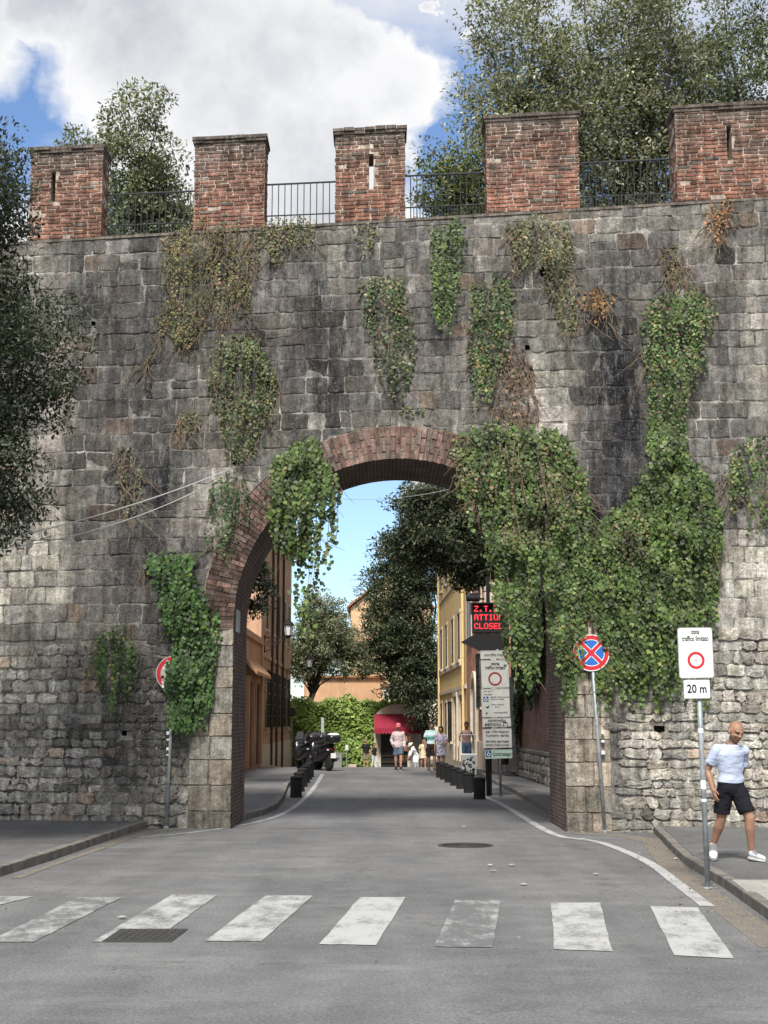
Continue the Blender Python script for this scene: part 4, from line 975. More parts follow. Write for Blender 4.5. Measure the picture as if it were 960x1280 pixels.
O = [(t0 - .25, .12)] + [((t0 + t1) / 2 - 1.15 * math.cos(math.pi * k / 12), zs + 1.15 * math.sin(math.pi * k / 12)) for k in range(13)] + [(t1 + .25, .12)]
n = len(P); mb.add([fr_(t, .12, z) for t, z in P] + [fr_(t, .12, z) for t, z in O] + [fr_(t, 0, z) for t, z in O] + [fr_(t, 0, z) for t, z in P], [(i, n + i, n + i + 1, i + 1) for i in range(n - 1)] + [(n + i, 2 * n + i, 2 * n + i + 1, n + i + 1) for i in range(n - 1)] + [(3 * n + i, i, i + 1, 3 * n + i + 1) for i in range(n - 1)])
d = mb.build('doorway', M['cream'], b)
mb = MB(); mb.add([fr_(t, .02, z) for t, z in P], [tuple(range(n))]); mb.build('door', M['grey'], d)
window(fr_, b, 1.2, 2.4, 2.4, 4.4, 'cream', None, True); window(fr_, b, 5.4, 7.4, 5.2, 7.2, 'cream', 'grey', fw=.08); window(fr_, b, 1.5, 2.6, 6.4, 8.6, 'cream', 'greenshutter', fw=.2)
# brick garden wall
g0, g1 = (5.15, 27), (4.75, 51.2); fg = Fac(g0, g1, (-1, 0))
b = empty('garden_wall', (5, 40, 0), 'old brown brick garden wall on a battered rubble base, with a stone ledge', 'wall')
mb = MB(); fg.box(mb, 0, fg.L, -.5, 0, .95, 5.6); mb.build('brickwork', M['gardenbrick'], b)
mb = MB(); fg.box(mb, 0, fg.L, -.5, .1, .82, .95); mb.build('ledge', M['kerb'], b, bevel=.03)
mb = MB(); t = 0
while t < fg.L:
    w_ = rnd.uniform(.25, .5)
    for z0 in (0.02, .28, .55):
        c = rnd.uniform(.6, 1.3); P = stone_poly(t + .01, t + w_ - .01, z0, z0 + .25, .25, .02)
        add_stone(mb, P, .07 * rnd.uniform(.6, 1.5), lambda *_, c=c: (.2 * c, .18 * c, .16 * c), lambda u, z, d=0: fg(u, .02 - d + (.9 - z) * .15, z))
    t += w_
fg.box(mb, 0, fg.L, -.5, .02, -.1, .82, (.1, .09, .08)); mb.build('rubble_base', M['rubble'], b)
gw = lambda u, z, d=0: fg(u, .02 - d, z)
vine('dark ivy sheet trailing down the brown brick garden wall near the house end', [(15, 5.6), (24, 5.6), (24, 1.4), (22.5, 1.0), (21, 2.6), (19.5, 3.0), (18, 2.2), (15.5, 3.2)], .3, .07, .07, (.09, .13), fr=gw, px=False, layers=2, pal=[(.035, .075, .02), (.05, .10, .03), (.02, .045, .015)], w=[3, 2, 3])
vine('brown and green creeper over the garden wall close to the arch', [(6, 5.6), (14.6, 5.6), (14.6, 3.0), (12.5, 2.4), (11.5, 3.0), (9, 3.0), (6, 3.4)], .2, .08, .08, (.07, .11), fr=gw, px=False, layers=1, pal=G_DRY, w=[3, 3, 2, 3, 1], twig=20)
b = empty('stone_pillar', (4.42, 49.4, .12), 'slim grey stone gate pillar on a square pedestal by the garden wall', 'pillar')
mb = MB(); mb.box((4.42, 49.4, .38), (.52, .52, .52)); mb.box((4.42, 49.4, .66), (.58, .58, .06)); mb.build('pedestal', M['marble'], b, bevel=.02)
mb = MB(); mb.box((4.42, 49.4, 2.0), (.34, .34, 2.65)); mb.box((4.42, 49.4, 3.36), (.46, .46, .1)); mb.build('shaft', M['grey'], b, bevel=.02)

# end of the street
b = empty('ivy_clad_wall', (-4, 82, gz(82)), 'long wall fully covered with bright green creeper at the end of the street', 'wall')
mb = MB(); mb.bb((-12, 82.1, -1), (1.9, 82.5, 3.0)); mb.build('wall', M['palewall'], b)
n = 17000; X = rng.uniform(-12, 1.7, n); Z = -.8 + rng.random(n) * (4.02 + .18 * np.sin(X * 2.1) + .12 * np.sin(X * 5.3)); sel = ~((X > -.5) & (Z < 2.6 - .35 * np.abs(X - .9) ** 1.6)); X, Z = X[sel], Z[sel]; n = len(X)
dd = .35 + .25 * np.sin(X * 1.3 + Z) * np.sin(Z * 2.1 + X * .5)
P = np.stack([X, 82.05 - np.abs(dd) * rng.random(n) - .02, Z], 1)
C = pick_cols(n, [(.17, .26, .05), (.23, .33, .075), (.12, .19, .04), (.30, .38, .10)], [4, 4, 2, 1.5], .3)
leaf_mesh('foliage', P, rng.normal(0, .5, (n, 3)) + [0, -.4, -.8], rng.normal(0, .4, (n, 3)) + [0, -1, .7], rng.uniform(.10, .17, n), C, LEAF_IVY, M['ivyleaf'], b)
b = empty('kiosk', (.9, 81, gz(81)), 'small pale shop front with an arched gable and crimson awning at the street end', 'shop')
gzz = gz(81)
mb = MB(); P = [(-.55, gzz)] + [(-.55, 2.0)] + [(.95 - 1.5 * math.cos(math.pi * k / 12), 2.0 + .85 * math.sin(math.pi * k / 12)) for k in range(13)] + [(2.45, gzz)]
n = len(P); mb.add([(x, 81.0, z) for x, z in P] + [(x, 82.0, z) for x, z in P], [tuple(range(n)), tuple(range(2 * n - 1, n - 1, -1))] + [((i + 1) % n, i, n + i, n + (i + 1) % n) for i in range(n)])
mb.build('wall', M['palewall'], b)
mb = MB(); mb.bb((-.18, 80.93, gzz), (1.32, 80.985, 1.35)); d = mb.build('door', M['black'], b)
mb = MB()
for z in (-.45, -.1, .25, .6): mb.bb((-.1, 80.84, z), (1.25, 80.93, z + .05))
mb.build('shelf', M['shutter'], d)
mb = MB()
mb.bb((1.55, 80.93, gzz), (2.2, 80.985, 1.3)); mb.build('window', M['marble'], b)
mb = MB(); A0 = [(-.55, 81.0, 2.28), (2.2, 81.0, 2.28), (2.2, 79.85, 1.45), (-.55, 79.85, 1.45)]
mb.add(A0 + [(x, y, z - .04) for x, y, z in A0], [(0, 1, 2, 3), (7, 6, 5, 4), (0, 3, 7, 4), (2, 1, 5, 6)])
for k in range(14):
    x0 = -.55 + 2.75 * k / 14; x1 = -.55 + 2.75 * (k + 1) / 14
    mb.add([(x0, 79.85, 1.47), (x1, 79.85, 1.47), (x1, 79.84, 1.22), ((x0 + x1) / 2, 79.83, 1.14), (x0, 79.84, 1.22)], [(0, 1, 2, 3, 4)])
for x in (-.55, 2.2): mb.add([(x, 81.0, 2.28), (x, 79.85, 1.45), (x, 79.85, 1.2), (x, 81.0, 1.35)], [(0, 1, 2, 3)])
M['crimson'] = simple('crimson_canvas', (.25, .02, .042), .9, .12, 3)
mb.build('awning', M['crimson'], b)
mb = MB(); mb.bb((-5.9, 104, -1), (-.15, 112, 5.05)); b = empty('terracotta_building', (-3, 104, -1), 'plain terracotta block visible under the olive tree', 'building'); mb.build('wall', M['terrafar'], b); mb = MB(); mb.bb((-6.0, 103.7, 5.06), (0, 112.2, 5.2)); mb.build('roof', M['rooftile'], b)
b = empty('white_building', (1.5, 100, -1), 'low cream wall building between terracotta block and dark tree', 'building'); mb = MB(); mb.bb((-.1, 100, -1), (6, 108, 4.3)); mb.build('wall', M['palewall'], b); mb = MB(); mb.bb((-.2, 99.8, 4.31), (6.1, 108.1, 4.45)); mb.build('roof', M['rooftile'], b)
b = empty('church', (0, 128, -1), 'peach coloured church with a gabled roof above the olive tree', 'church')
mb = MB(); P = [(-3.0, -1), (-3.0, 12.1), (-.9, 13.6), (3.6, 13.6), (3.6, -1)]
P = [(-3.0, -1), (-3.0, 12.0), (.6, 14.9), (4.2, 12.0), (4.2, -1)]
mb.add([(x, 126, z) for x, z in P] + [(x, 140, z) for x, z in P], [(0, 1, 2, 3, 4), (9, 8, 7, 6, 5)] + [((i + 1) % 5, i, 5 + i, 5 + (i + 1) % 5) for i in range(5)]); mb.build('wall', M['peach'], b)
mb = MB()
for s_ in (-1, 1):
    x0, x1 = .6, .6 + s_ * 3.95; mb.add([(x0, 125.6, 15.05), (x1, 125.6, 11.9), (x1, 140.3, 11.9), (x0, 140.3, 15.05), (x0, 125.6, 15.25), (x1, 125.6, 12.1), (x1, 140.3, 12.1), (x0, 140.3, 15.25)], [(3, 2, 1, 0), (4, 5, 6, 7), (0, 1, 5, 4), (1, 2, 6, 5), (2, 3, 7, 6)])
mb.build('roof', M['rooftile'], b)
mb = MB(); P = [(-1.6 + 1.0 * math.cos(a_), 9.2 + 1.0 * math.sin(a_)) for a_ in [math.pi * k / 10 for k in range(11)]] + [(-2.6, 7.4), (-.6, 7.4)]
mb.add([(x, 125.97, z) for x, z in P], [tuple(range(len(P)))]); mb.build('blind_arch', M['terrafar'], b)
r_ = empty('roof_antenna', (-2.1, 127, 12.4), 'thin television aerial on the church roof edge', 'antenna'); mb = MB(); mb.tube([(-2.1, 127, 12.4), (-2.1, 127, 15.1)], .03, 5); mb.build('mast', M['rail'], r_); mb = MB()
for z, l in ((15.0, .8), (14.6, 1.0), (14.0, .9)): mb.tube([(-2.1 - l, 127, z), (-2.1 + l * .4, 127, z)], .022, 4)
mb.build('crossbar', M['rail'], r_)
# far row of rooftops closing the view sideways
for x, w_, h_, mt in ((-22, 14, 9, 'terra'), (20, 14, 10, 'palewall')):
    b = empty('far_house', (x, 95, -1), {'terra': 'terracotta house block beyond the ivy clad wall', 'palewall': 'pale house block beyond the brick house'}[mt], 'building')
    mb = MB(); mb.bb((x - w_ / 2, 92, -1), (x + w_ / 2, 104, h_)); mb.build('wall', M[mt], b); mb = MB(); mb.bb((x - w_ / 2 - .4, 91.6, h_), (x + w_ / 2 + .4, 104.4, h_ + .3)); mb.build('roof', M['rooftile'], b)
    ff = Fac((x - w_ / 2, 92), (x + w_ / 2, 92), (0, -1))
    for t in (2, 6, 10): window(ff, b, t, t + 1.1, 4, 6, 'cream', 'shutter')
# ------------------------------------------------------------------ lettering helpers
def text(s, size, m, parent, loc, name='lettering', sx=1.0, align='CENTER', bold=.0, M_=None):
    cu = bpy.data.curves.new('t', 'FONT'); cu.body = s; cu.size = size; cu.align_x = align; cu.align_y = 'CENTER'; cu.extrude = .0015; cu.offset = bold; cu.resolution_u = 3
    o = bpy.data.objects.new('t', cu); COL.objects.link(o)
    me = bpy.data.meshes.new_from_object(o.evaluated_get(bpy.context.evaluated_depsgraph_get())); me.materials.clear()
    bpy.data.objects.remove(o); bpy.data.curves.remove(cu)
    X = Matrix.Translation(loc) @ (M_ or Matrix()) @ Matrix.Rotation(math.pi / 2, 4, 'X') @ Matrix.Diagonal((sx, 1, 1, 1))
    me.transform(X); me.transform(Matrix.Translation(-root_of(parent).location)); me.name = name
    return link_mesh(name, me, m, parent)
def rrect(w, h, r, n=4):
    P = []
    for cx, cz, a0 in ((w / 2 - r, h / 2 - r, 0), (-w / 2 + r, h / 2 - r, 90), (-w / 2 + r, -h / 2 + r, 180), (w / 2 - r, -h / 2 + r, 270)):
        for k in range(n + 1): a = R(a0 + 90 * k / n); P.append((cx + r * math.cos(a), cz + r * math.sin(a)))
    return P
def plate(mb, c, poly, y0, y1, T=None):      # polygon in x,z extruded along y around centre c
    n = len(poly); f = lambda x, y, z: (T @ Vector((x, y, z)) if T else Vector((x, y, z))) + Vector(c)
    mb.add([f(x, y0, z) for x, z in poly] + [f(x, y1, z) for x, z in poly], [tuple(range(n)), tuple(range(2 * n - 1, n - 1, -1))] + [((i + 1) % n, i, n + i, n + (i + 1) % n) for i in range(n)])
def annulus(mb, c, r0, r1, y0, y1, n=40, T=None, sq=1.0):
    f = lambda x, y, z: (T @ Vector((x, y, z)) if T else Vector((x, y, z))) + Vector(c)
    vs = []
    for r, y in ((r0, y1), (r0, y0), (r1, y0), (r1, y1)):
        vs += [f(r * math.cos(2 * math.pi * k / n), y, r * math.sin(2 * math.pi * k / n)) for k in range(n)]
    mb.add(vs, [(a * n + k, a * n + (k + 1) % n, ((a + 1) % 4) * n + (k + 1) % n, ((a + 1) % 4) * n + k) for a in range(4) for k in range(n)])
circ = lambda r, n=32: [(r * math.cos(2 * math.pi * k / n), r * math.sin(2 * math.pi * k / n)) for k in range(n)]

# leaning limited-traffic sign at the kerb
bx, by = gxy(885, 1111); tx, tz = at(871, 800, by - .02)[0], 0
topz = at(871, 784, by)[2]
r_ = empty('traffic_sign', (bx, by, 0), 'white rectangular red ring sign above a 20 m plate on a kerbside pole', 'road sign')
mb = MB(); pb, pt = Vector((bx, by, -.02)), Vector((tx, by, topz - .03)); mb.tube([pb, pt], .03, 14); mb.lathe([(.055, 0), (.055, .015), (.035, .02)], (bx, by, 0), 12); mb.build('pole', M['metal'], r_, smooth=True)
T = Matrix.Rotation(math.atan2(tx - bx, topz), 4, 'Y')
T3 = T.to_3x3()
c1 = at(869.5, 816, by - .05); c2 = at(871, 861.5, by - .05)
w1 = 43.5 * by / 1755; h1 = 63 * by / 1755
mb = MB(); plate(mb, c1, rrect(w1, h1, .03), -.006, .012, T3); mb.build('sign_plate', M['grey'], r_)
mb = MB(); plate(mb, c1, rrect(w1 - .018, h1 - .018, .025), -.0085, -.006, T3); mb.build('sign_face', M['white'], r_)
cr = c1 + Vector((0, 0, -.085)); mb = MB(); annulus(mb, cr, .098, .068, -.0115, -.0085, T=T3); mb.build('ring', M['red'], r_)
mb = MB(); plate(mb, cr, circ(.022, 9), -.0105, -.0085, T3); mb.build('sticker', M['marble'], r_)
text('zona', .08, M['ink'], r_, c1 + Vector((0, -.0095, .238)), sx=.6, bold=.0016, M_=T)
text('traffico limitato', .084, M['ink'], r_, c1 + Vector((0, -.0095, .160)), sx=.58, bold=.0016, M_=T)
mb = MB(); plate(mb, c2, rrect(33 * by / 1760, 23.5 * by / 1760, .015), -.006, .012, T3); o = mb.build('distance_plate', M['grey'], r_)
mb = MB(); plate(mb, c2, rrect(33 * by / 1760 - .014, 23.5 * by / 1760 - .014, .012), -.0085, -.006, T3); mb.build('plate_face', M['white'], o)
text('20 m', .135, M['ink'], o, c2 + Vector((0, -.0095, 0)), sx=.82, bold=.003, M_=T)
for z, h in ((1.75, .05), (1.12, .10), (.98, .03)):
    mb = MB(); q = pb.lerp(pt, z / topz); mb.tube([q, q + (pt - pb).normalized() * h], .0315, 14); mb.build('sticker', M['white'], r_)

# no stopping sign
def wall_sign(cx, cy, basex, basey, label, kind):
    bx, by = gxy(basex, basey); by = YW(bx) - .10; c = at(cx, cy, by - .035); rad = .315
    r_ = empty('traffic_sign', (bx, by, 0), label, 'road sign')
    mb = MB(); mb.tube([(bx, by, -.02), (c[0] + .0, by, c[2] + .2)], .03, 12); mb.build('pole', M['metal'], r_, smooth=True)
    mb = MB()
    for z in (.02,): mb.lathe([(.05, 0), (.05, .03), (.032, .04)], (bx, by, 0), 12)
    mb.build('base_collar', M['metal'], r_)
    mb = MB(); plate(mb, c, circ(rad, 40), 0, .015); mb.build('disc', M['grey'], r_)
    if kind == 'stop':
        mb = MB(); annulus(mb, c, rad, rad - .014, -.004, 0); mb.build('white_edge', M['white'], r_)
        mb = MB(); annulus(mb, c, rad - .014, rad - .085, -.004, 0)
        for a in (45, -45):
            T_ = Matrix.Rotation(R(a), 3, 'Y'); plate(mb, c, [(-.235, -.03), (.235, -.03), (.235, .03), (-.235, .03)], -.006 - (.001 if a > 0 else 0), -.002, T_)
        mb.build('red_cross', M['red'], r_)
        mb = MB(); plate(mb, c, circ(rad - .083, 40), -.0022, 0); mb.build('blue_field', M['blue'], r_)
        mb = MB(); annulus(mb, c, rad - .082, rad - .096, -.0035, -.002)
        for a in (45, -45):
            T_ = Matrix.Rotation(R(a), 3, 'Y')
            for s_ in (-1, 1): plate(mb, c, [(-.225, s_ * .030), (.225, s_ * .030), (.225, s_ * .042), (-.225, s_ * .042)][::s_], -.0042, -.002, T_)
        mb.build('white_trim', M['white'], r_)
    else:
        mb = MB(); annulus(mb, c, rad, rad - .014, -.004, 0); plate(mb, c, circ(rad - .08, 40), -.0022, 0); mb.build('white_field', M['offwhite'], r_)
        mb = MB(); annulus(mb, c, rad - .014, rad - .082, -.004, 0); mb.build('red_ring', M['red'], r_)
        for m_, k in (('white', 26), ('grey', 22), ('paleg', 22), ('ink', 24)):
            mb = MB()
            for _ in range(k):
                a, q = rnd.uniform(0, 6.28), rad * math.sqrt(rnd.random()) * .93; w_, h_ = rnd.uniform(.01, .035), rnd.uniform(.01, .03); T_ = Matrix.Rotation(rnd.uniform(0, 3), 3, 'Y')
                if q > rad - .08 and a < 3.6 and a > 1.4 and rnd.random() < .75: continue
                plate(mb, c + Vector((q * math.cos(a), -.006 - rnd.random() * .001, q * math.sin(a))), [(-w_, -h_), (w_, -h_ * .6), (w_ * .8, h_), (-w_ * .9, h_ * .8)], -.001, .001, T_)
            mb.build('sticker', M[m_], r_)['kind'] = 'stuff'
    mb = MB()
    for z, h in (((1.05, .05), (1.22, .03), (1.32, .06), (1.48, .03), (.96, .02)) if kind != 'stop' else ((2.12, .03), (1.2, .04), (1.0, .06), (1.35, .03))) : mb.tube([(bx, by, z + .3), (bx, by, z + .3 + h)], .0315, 12)
    mb.build('pole_sticker', M['white'], r_)
    return r_
wall_sign(739, 816, 747, 1036, 'round blue and red no stopping sign half under the large ivy curtain', 'stop')
wall_sign(217, 842, 217, 1031, 'round red rimmed sign plastered with stickers, half swallowed by deep green ivy', 'old')

# limited-traffic sign stack on two posts, and the LED display above it
SY = gp(611, 995)[1]
def X_(px, y=SY, py=880): return at(px, py, y)[0]
def Z_(py, y=SY): return at(620, py, y)[2]
r_ = empty('sign_stack', (X_(618), SY, 0), 'tall stack of grey white notice panels on two posts by the bollards', 'road sign')
mb = MB(); mb.tube([(X_(610.5, py=990), SY, -.02), (X_(606), SY, Z_(812))], .055, 10); mb.build('post', M['black'], r_, smooth=True)
mb = MB(); mb.tube([(X_(625.5, py=995), SY - .1, -.02), (X_(622), SY - .1, Z_(812))], .035, 10); mb.build('post', M['metal'], r_, smooth=True)
PAN = [(600.5, 635, 813, 823.5, 'offwhite', [('zona traffico limitato', 818.5, 3.6)]),
       (601.5, 636, 825, 859.5, 'offwhite', [('zona', 829.5, 4.2), ('traffico limitato', 834.5, 4.4)]),
       (602, 637, 861, 896, 'offwhite', []),
       (603, 638.5, 897.5, 908.5, 'offwhite', [('controllo', 900.6, 4.6), ('elettronico ZTL', 905.3, 5.0)]),
       (603.5, 639.5, 911, 934.5, 'offwhite', [('per informazioni', 914.5, 4.0), ('numero verde', 919.2, 3.8), ('servizio permessi', 926.5, 3.6), ('comando di polizia municipale', 931, 3.0)]),
       (606.5, 640, 937, 948, 'paleg', [])]
pw = SY / 1755
for k, (x0, x1, y0, y1, m_, tx_) in enumerate(PAN):
    cx, cy = (x0 + x1) / 2, (y0 + y1) / 2; c = at(cx, cy, SY - .17); T_ = Matrix.Rotation(R(-1.3), 3, 'Y')
    mb = MB(); plate(mb, c, rrect((x1 - x0) * pw, (y1 - y0) * pw, .02), 0, .02, T_); o = mb.build('panel', M[m_], r_)
    mb = MB(); annul = rrect((x1 - x0) * pw, (y1 - y0) * pw, .02); inn = rrect((x1 - x0) * pw - .03, (y1 - y0) * pw - .03, .015); n = len(inn)
    mb.add([T_ @ Vector((x, -.004, z)) + c for x, z in annul] + [T_ @ Vector((x, -.004, z)) + c for x, z in inn], [(i, (i + 1) % n, n + (i + 1) % n, n + i) for i in range(n)]); mb.build('border', M['grey'], o)
    for s_, py, sz in tx_:
        p = at(cx + .3, py, SY - .178); text(s_, sz * 1.35 * pw, M['ink'], o, p, sx=min(.95, (x1 - x0 - 4) / (len(s_) * sz * .62)), bold=.0015 if sz > 4 else 0)
    if k == 1: mb = MB(); annulus(mb, at(cx, 848.5, SY - .172), 8.4 * pw, 6.3 * pw, -.004, 0); mb.build('ring', M['darkred'], o)
    if k == 2:
        q = lambda px, py: at(px, py, SY - .174)
        mb = MB(); plate(mb, q(607.3, 873.8), rrect(6.4 * pw, 6.2 * pw, .006), -.003, 0); mb.build('wheelchair_panel', M['navy'], o)
        mb = MB(); annulus(mb, q(607.3, 874.6), 2.0 * pw, 1.4 * pw, -.006, -.003, 14); plate(mb, q(607.0, 872.6), [(-.014, -.03), (.0, -.03), (.004, .035), (-.012, .035)], -.006, -.003); plate(mb, q(606.8, 871.2), circ(.014, 8), -.006, -.003); mb.build('wheelchair_symbol', M['white'], o)
        mb = MB(); plate(mb, q(609.5, 883.0), [(-.06, -.01), (-.01, -.045), (.03, -.03), (.04, .04), (.01, .0)], -.003, 0); plate(mb, q(609.5, 891.5), [(-.05, -.02), (-.02, -.03), (0, .03), (-.03, .02)], -.003, 0); mb.build('pictogram', M['ink'], o)
        for s_, px, py, sz, al in (("tutti i giorni", 604.6, 864, 2.0, 'LEFT'), ('autorizzati', 604.6, 868, 2.2, 'LEFT'), ('eccetto veicoli al servizio', 613, 871.2, 2.2, 'LEFT'), ('di persone invalide', 613, 873.8, 2.0, 'LEFT'), ('carico e scarico', 614, 880.6, 2.2, 'LEFT'), ('8-10', 619, 884, 2.2, 'LEFT'), ('ciclomotori', 617, 890.6, 2.6, 'LEFT'), ('taxi', 630, 890.2, 2.8, 'LEFT')):
            text(s_, sz * 1.3 * pw, M['ink'], o, q(px, py), align='LEFT', sx=.85)
    if k == 5:
        q = lambda px, py: at(px, py, SY - .174)
        mb = MB(); plate(mb, q(610.8, 942.2), rrect(6.6 * pw, 7.4 * pw, .006), -.003, 0); mb.build('wheelchair_panel', M['navy'], o)
        mb = MB(); annulus(mb, q(610.8, 943.2), 2.1 * pw, 1.4 * pw, -.006, -.003, 14); plate(mb, q(610.5, 941), [(-.014, -.03), (.0, -.03), (.004, .04), (-.012, .04)], -.006, -.003); mb.build('wheelchair_symbol', M['white'], o)
        annul = MB(); annul.tube([q(618, 938.6), q(616.4, 942.3), q(618, 946)], .008, 4); annul.build('bracket_mark', M['navy'], o)
        text('contrassegni', 5.2 * 1.3 * pw, M['ink'], o, q(628.6, 942.6), sx=.62, bold=.0015)
# LED board
FONT = {'Z': '1F01020408101F', 'T': '1F040404040404', 'L': '1010101010101F', '.': '00000000000C0C', 'A': '0E11111F111111', 'I': '0E04040404040E', 'V': '1111111111110A', 'C': '0E11101010110E', 'O': '0E11111111110E', 'S': '0F10100E01011E', 'E': '1F10101E10101F', 'D': '1E11111111111E'}
r_ = empty('led_display', (X_(606), SY, 0), 'black electronic display with red dotted letters reading Z.T.L. on a dark mast', 'display')
mb = MB(); mb.tube([(X_(606) + .12, SY + .12, -.02), (X_(606) + .12, SY + .12, at(606, 720, SY)[2])], .05, 10); mb.build('mast', M['black'], r_)
c0 = at(590.5, 755, SY - .1); cw = .93; ch = .74
mb = MB(); mb.bb((c0[0], SY - .1, c0[2] - ch), (c0[0] + cw, SY + .22, c0[2])); mb.build('housing', M['black'], r_, bevel=.015)
mb = MB(); mb.bb((c0[0] - .04, SY - .26, c0[2]), (c0[0] + cw + .04, SY + .22, c0[2] + .03)); mb.bb((c0[0] - .04, SY - .26, c0[2] - .25), (c0[0] - .01, SY + .22, c0[2])); mb.build('hood', M['black'], r_)
m_, nt_ = newmat('led_red'); e = nt_.n('ShaderNodeEmission', i={0: (1, .035, .05, 1), 1: 1.3}); nt_.n('ShaderNodeOutputMaterial', i={0: e.outputs[0]}); M['led'] = m_
p = .0208
for li, s_ in enumerate(('Z.T.L.', 'ATTIVA', 'CLOSED')):
    for ci, chh in enumerate(s_):
        rows = [int(FONT[chh][i:i + 2], 16) for i in range(0, 14, 2)]; mb = MB()
        for a in range(7):
            for b_ in range(5):
                if rows[a] >> (4 - b_) & 1:
                    x = c0[0] + .045 + (ci * 6 + b_) * p; z = c0[2] - .05 - (li * 10.6 + a) * p
                    mb.bb((x, SY - .106, z - p * .86), (x + p * .86, SY - .1005, z))
        mb.build('led_letter', M['led'], r_)
mb = MB(); x0 = c0[0] - .28; zb = c0[2] - ch
mb.add([(x0, SY - .1, zb - .22), (x0 + .35, SY - .1, zb - .02), (c0[0] + cw, SY - .1, zb - .02), (c0[0] + cw, SY - .1, zb - .48), (x0 + .55, SY - .1, zb - .48)] + [(x0, SY + .3, zb - .22), (x0 + .35, SY + .3, zb - .02), (c0[0] + cw, SY + .3, zb - .02), (c0[0] + cw, SY + .3, zb - .48), (x0 + .55, SY + .3, zb - .48)],
       [(4, 3, 2, 1, 0), (5, 6, 7, 8, 9)] + [(i, (i + 1) % 5, 5 + (i + 1) % 5, 5 + i) for i in range(5)]); mb.build('equipment_box', M['black'], r_)
mb = MB(); lp = at(591, 747.5, SY); mb.tube([lp - Vector((.17, 0, 0)), lp + Vector((.16, 0, 0))], [.08, .1], 12); mb.tube([lp, lp + Vector((.3, .1, -.02))], .025, 6); mb.box(lp + Vector((.02, 0, .09)), (.2, .12, .06)); mb.build('camera_head', M['blackrough'], r_)

# bollards
def bollard(label):
    r = empty('bollard', (0, 0, 0), label, 'bollard')
    m1 = MB(); m1.lathe([(.150, 0), (.150, .04), (.143, .05), (.143, .44), (.15, .45), (.15, .47)], n=36, fl=.05); m1.build('shaft', M['blackrough'], r, local=True)
    m1 = MB(); m1.lathe([(.152, .468), (.152, .485), (.13, .51), (.08, .53), (.01, .538)], n=24); m1.build('cap', M['blackrough'], r, local=True, smooth=True)
    return r
def dup(root, loc, rz=0, label=None, group=None):
    r = root.copy(); COL.objects.link(r); r.location = loc; r.rotation_euler = (0, 0, rz)
    if label: r['label'] = label
    if group: r['group'] = group
    for ch in list(root.children):
        c = ch.copy(); COL.objects.link(c); c.parent = r
        for g in list(ch.children): d = g.copy(); COL.objects.link(d); d.parent = c
    return r
b0 = None
ordn = ['nearest the sign posts', 'second from the sign posts', 'third from the sign posts', 'fourth from the sign posts', 'fifth from the sign posts', 'sixth from the sign posts', 'last, by the strolling couple']
RB = [(599.5, 999), (586.5, 991), (576.8, 986), (569, 982), (561.8, 978), (555.6, 974.5), (550.5, 972)]
for i, (px, py) in enumerate(RB):
    lb = 'short black fluted bollard, ' + ordn[i]; loc = gp(px, py)
    if b0 is None: b0 = bollard(lb); b0.location = loc; b0['group'] = 'bollards on the sign side'
    else: dup(b0, loc, 0, lb, 'bollards on the sign side')
ordl = ['frontmost in the row leading to the scooters', 'second in the row leading to the scooters', 'third in the row leading to the scooters', 'fourth in the row leading to the scooters', 'fifth in the row leading to the scooters', 'closest to the parked scooters']
LB = [(370, 997), (374, 989.5), (378, 983.5), (381.5, 978.5), (384.5, 974.5), (387, 971.5)]
for i, (px, py) in enumerate(LB): dup(b0, gp(px, py), .1, 'short black fluted bollard, ' + ordl[i], 'bollards on the scooter side')

# cabinet, bin, posts
c = gp(586, 968, .12); r_ = empty('utility_cabinet', c, 'grey graffiti mottled street cabinet with a pale metal hoop on top', 'cabinet')
mb = MB(); mb.box((c[0], c[1], .12 + .32), (.50, .35, .64)); mb.build('body', M['grey'], r_, bevel=.015)
mb = MB()
for _ in range(26): x, z = rnd.uniform(-.2, .2), rnd.uniform(.16, .7); plate(mb, (c[0] + x, c[1] - .178, z), [(-.03, -.05), (.02, -.03), (.035, .05), (-.02, .03)], -.001, .002, Matrix.Rotation(rnd.uniform(0, 3), 3, 'Y'))
mb.build('graffiti', M['blackrough'], r_)['kind'] = 'stuff'
mb = MB(); mb.tube([(c[0] - .24, c[1], .76), (c[0] - .24, c[1], 1.42), (c[0] + .24, c[1], 1.42), (c[0] + .24, c[1], .76)], .017, 6); mb.tube([(c[0] - .26, c[1] - .16, .775), (c[0] + .26, c[1] - .16, .775)], .025, 6); mb.build('hoop', M['white'], r_)
c = gp(629, 966, .12); r_ = empty('litter_bin', c, 'black litter bin on a post behind the notice panels', 'litter bin')
mb = MB(); mb.lathe([(.16, .28), (.19, .3), (.2, .88), (.19, .9), (.05, .95)], c, 16); mb.build('bin', M['black'], r_); mb = MB(); mb.tube([(c[0], c[1] + .22, .1), (c[0], c[1] + .22, 1.1)], .03, 8); mb.build('post', M['metal'], r_)
def gpt(px, py):    # ground point on the dipping street
    z = 0
    for _ in range(8): p = gp(px, py, z); z = gz(p[1])
    return Vector((p[0], min(p[1], 81), gz(min(p[1], 81))))
c = Vector((at(421.5, 950, 78)[0], 78, gz(78))); r_ = empty('utility_cabinet', c, 'small pale grey street cabinet before the ivy clad wall', 'cabinet'); mb = MB(); mb.box((c[0], c[1], c[2] + .42), (.52, .35, .84)); mb.box((c[0], c[1], c[2] + .86), (.56, .4, .05)); mb.build('body', M['grey'], r_, bevel=.01); mb = MB(); mb.box((c[0], c[1] - .18, c[2] + .42), (.4, .012, .68)); mb.build('door', M['grey'], r_)
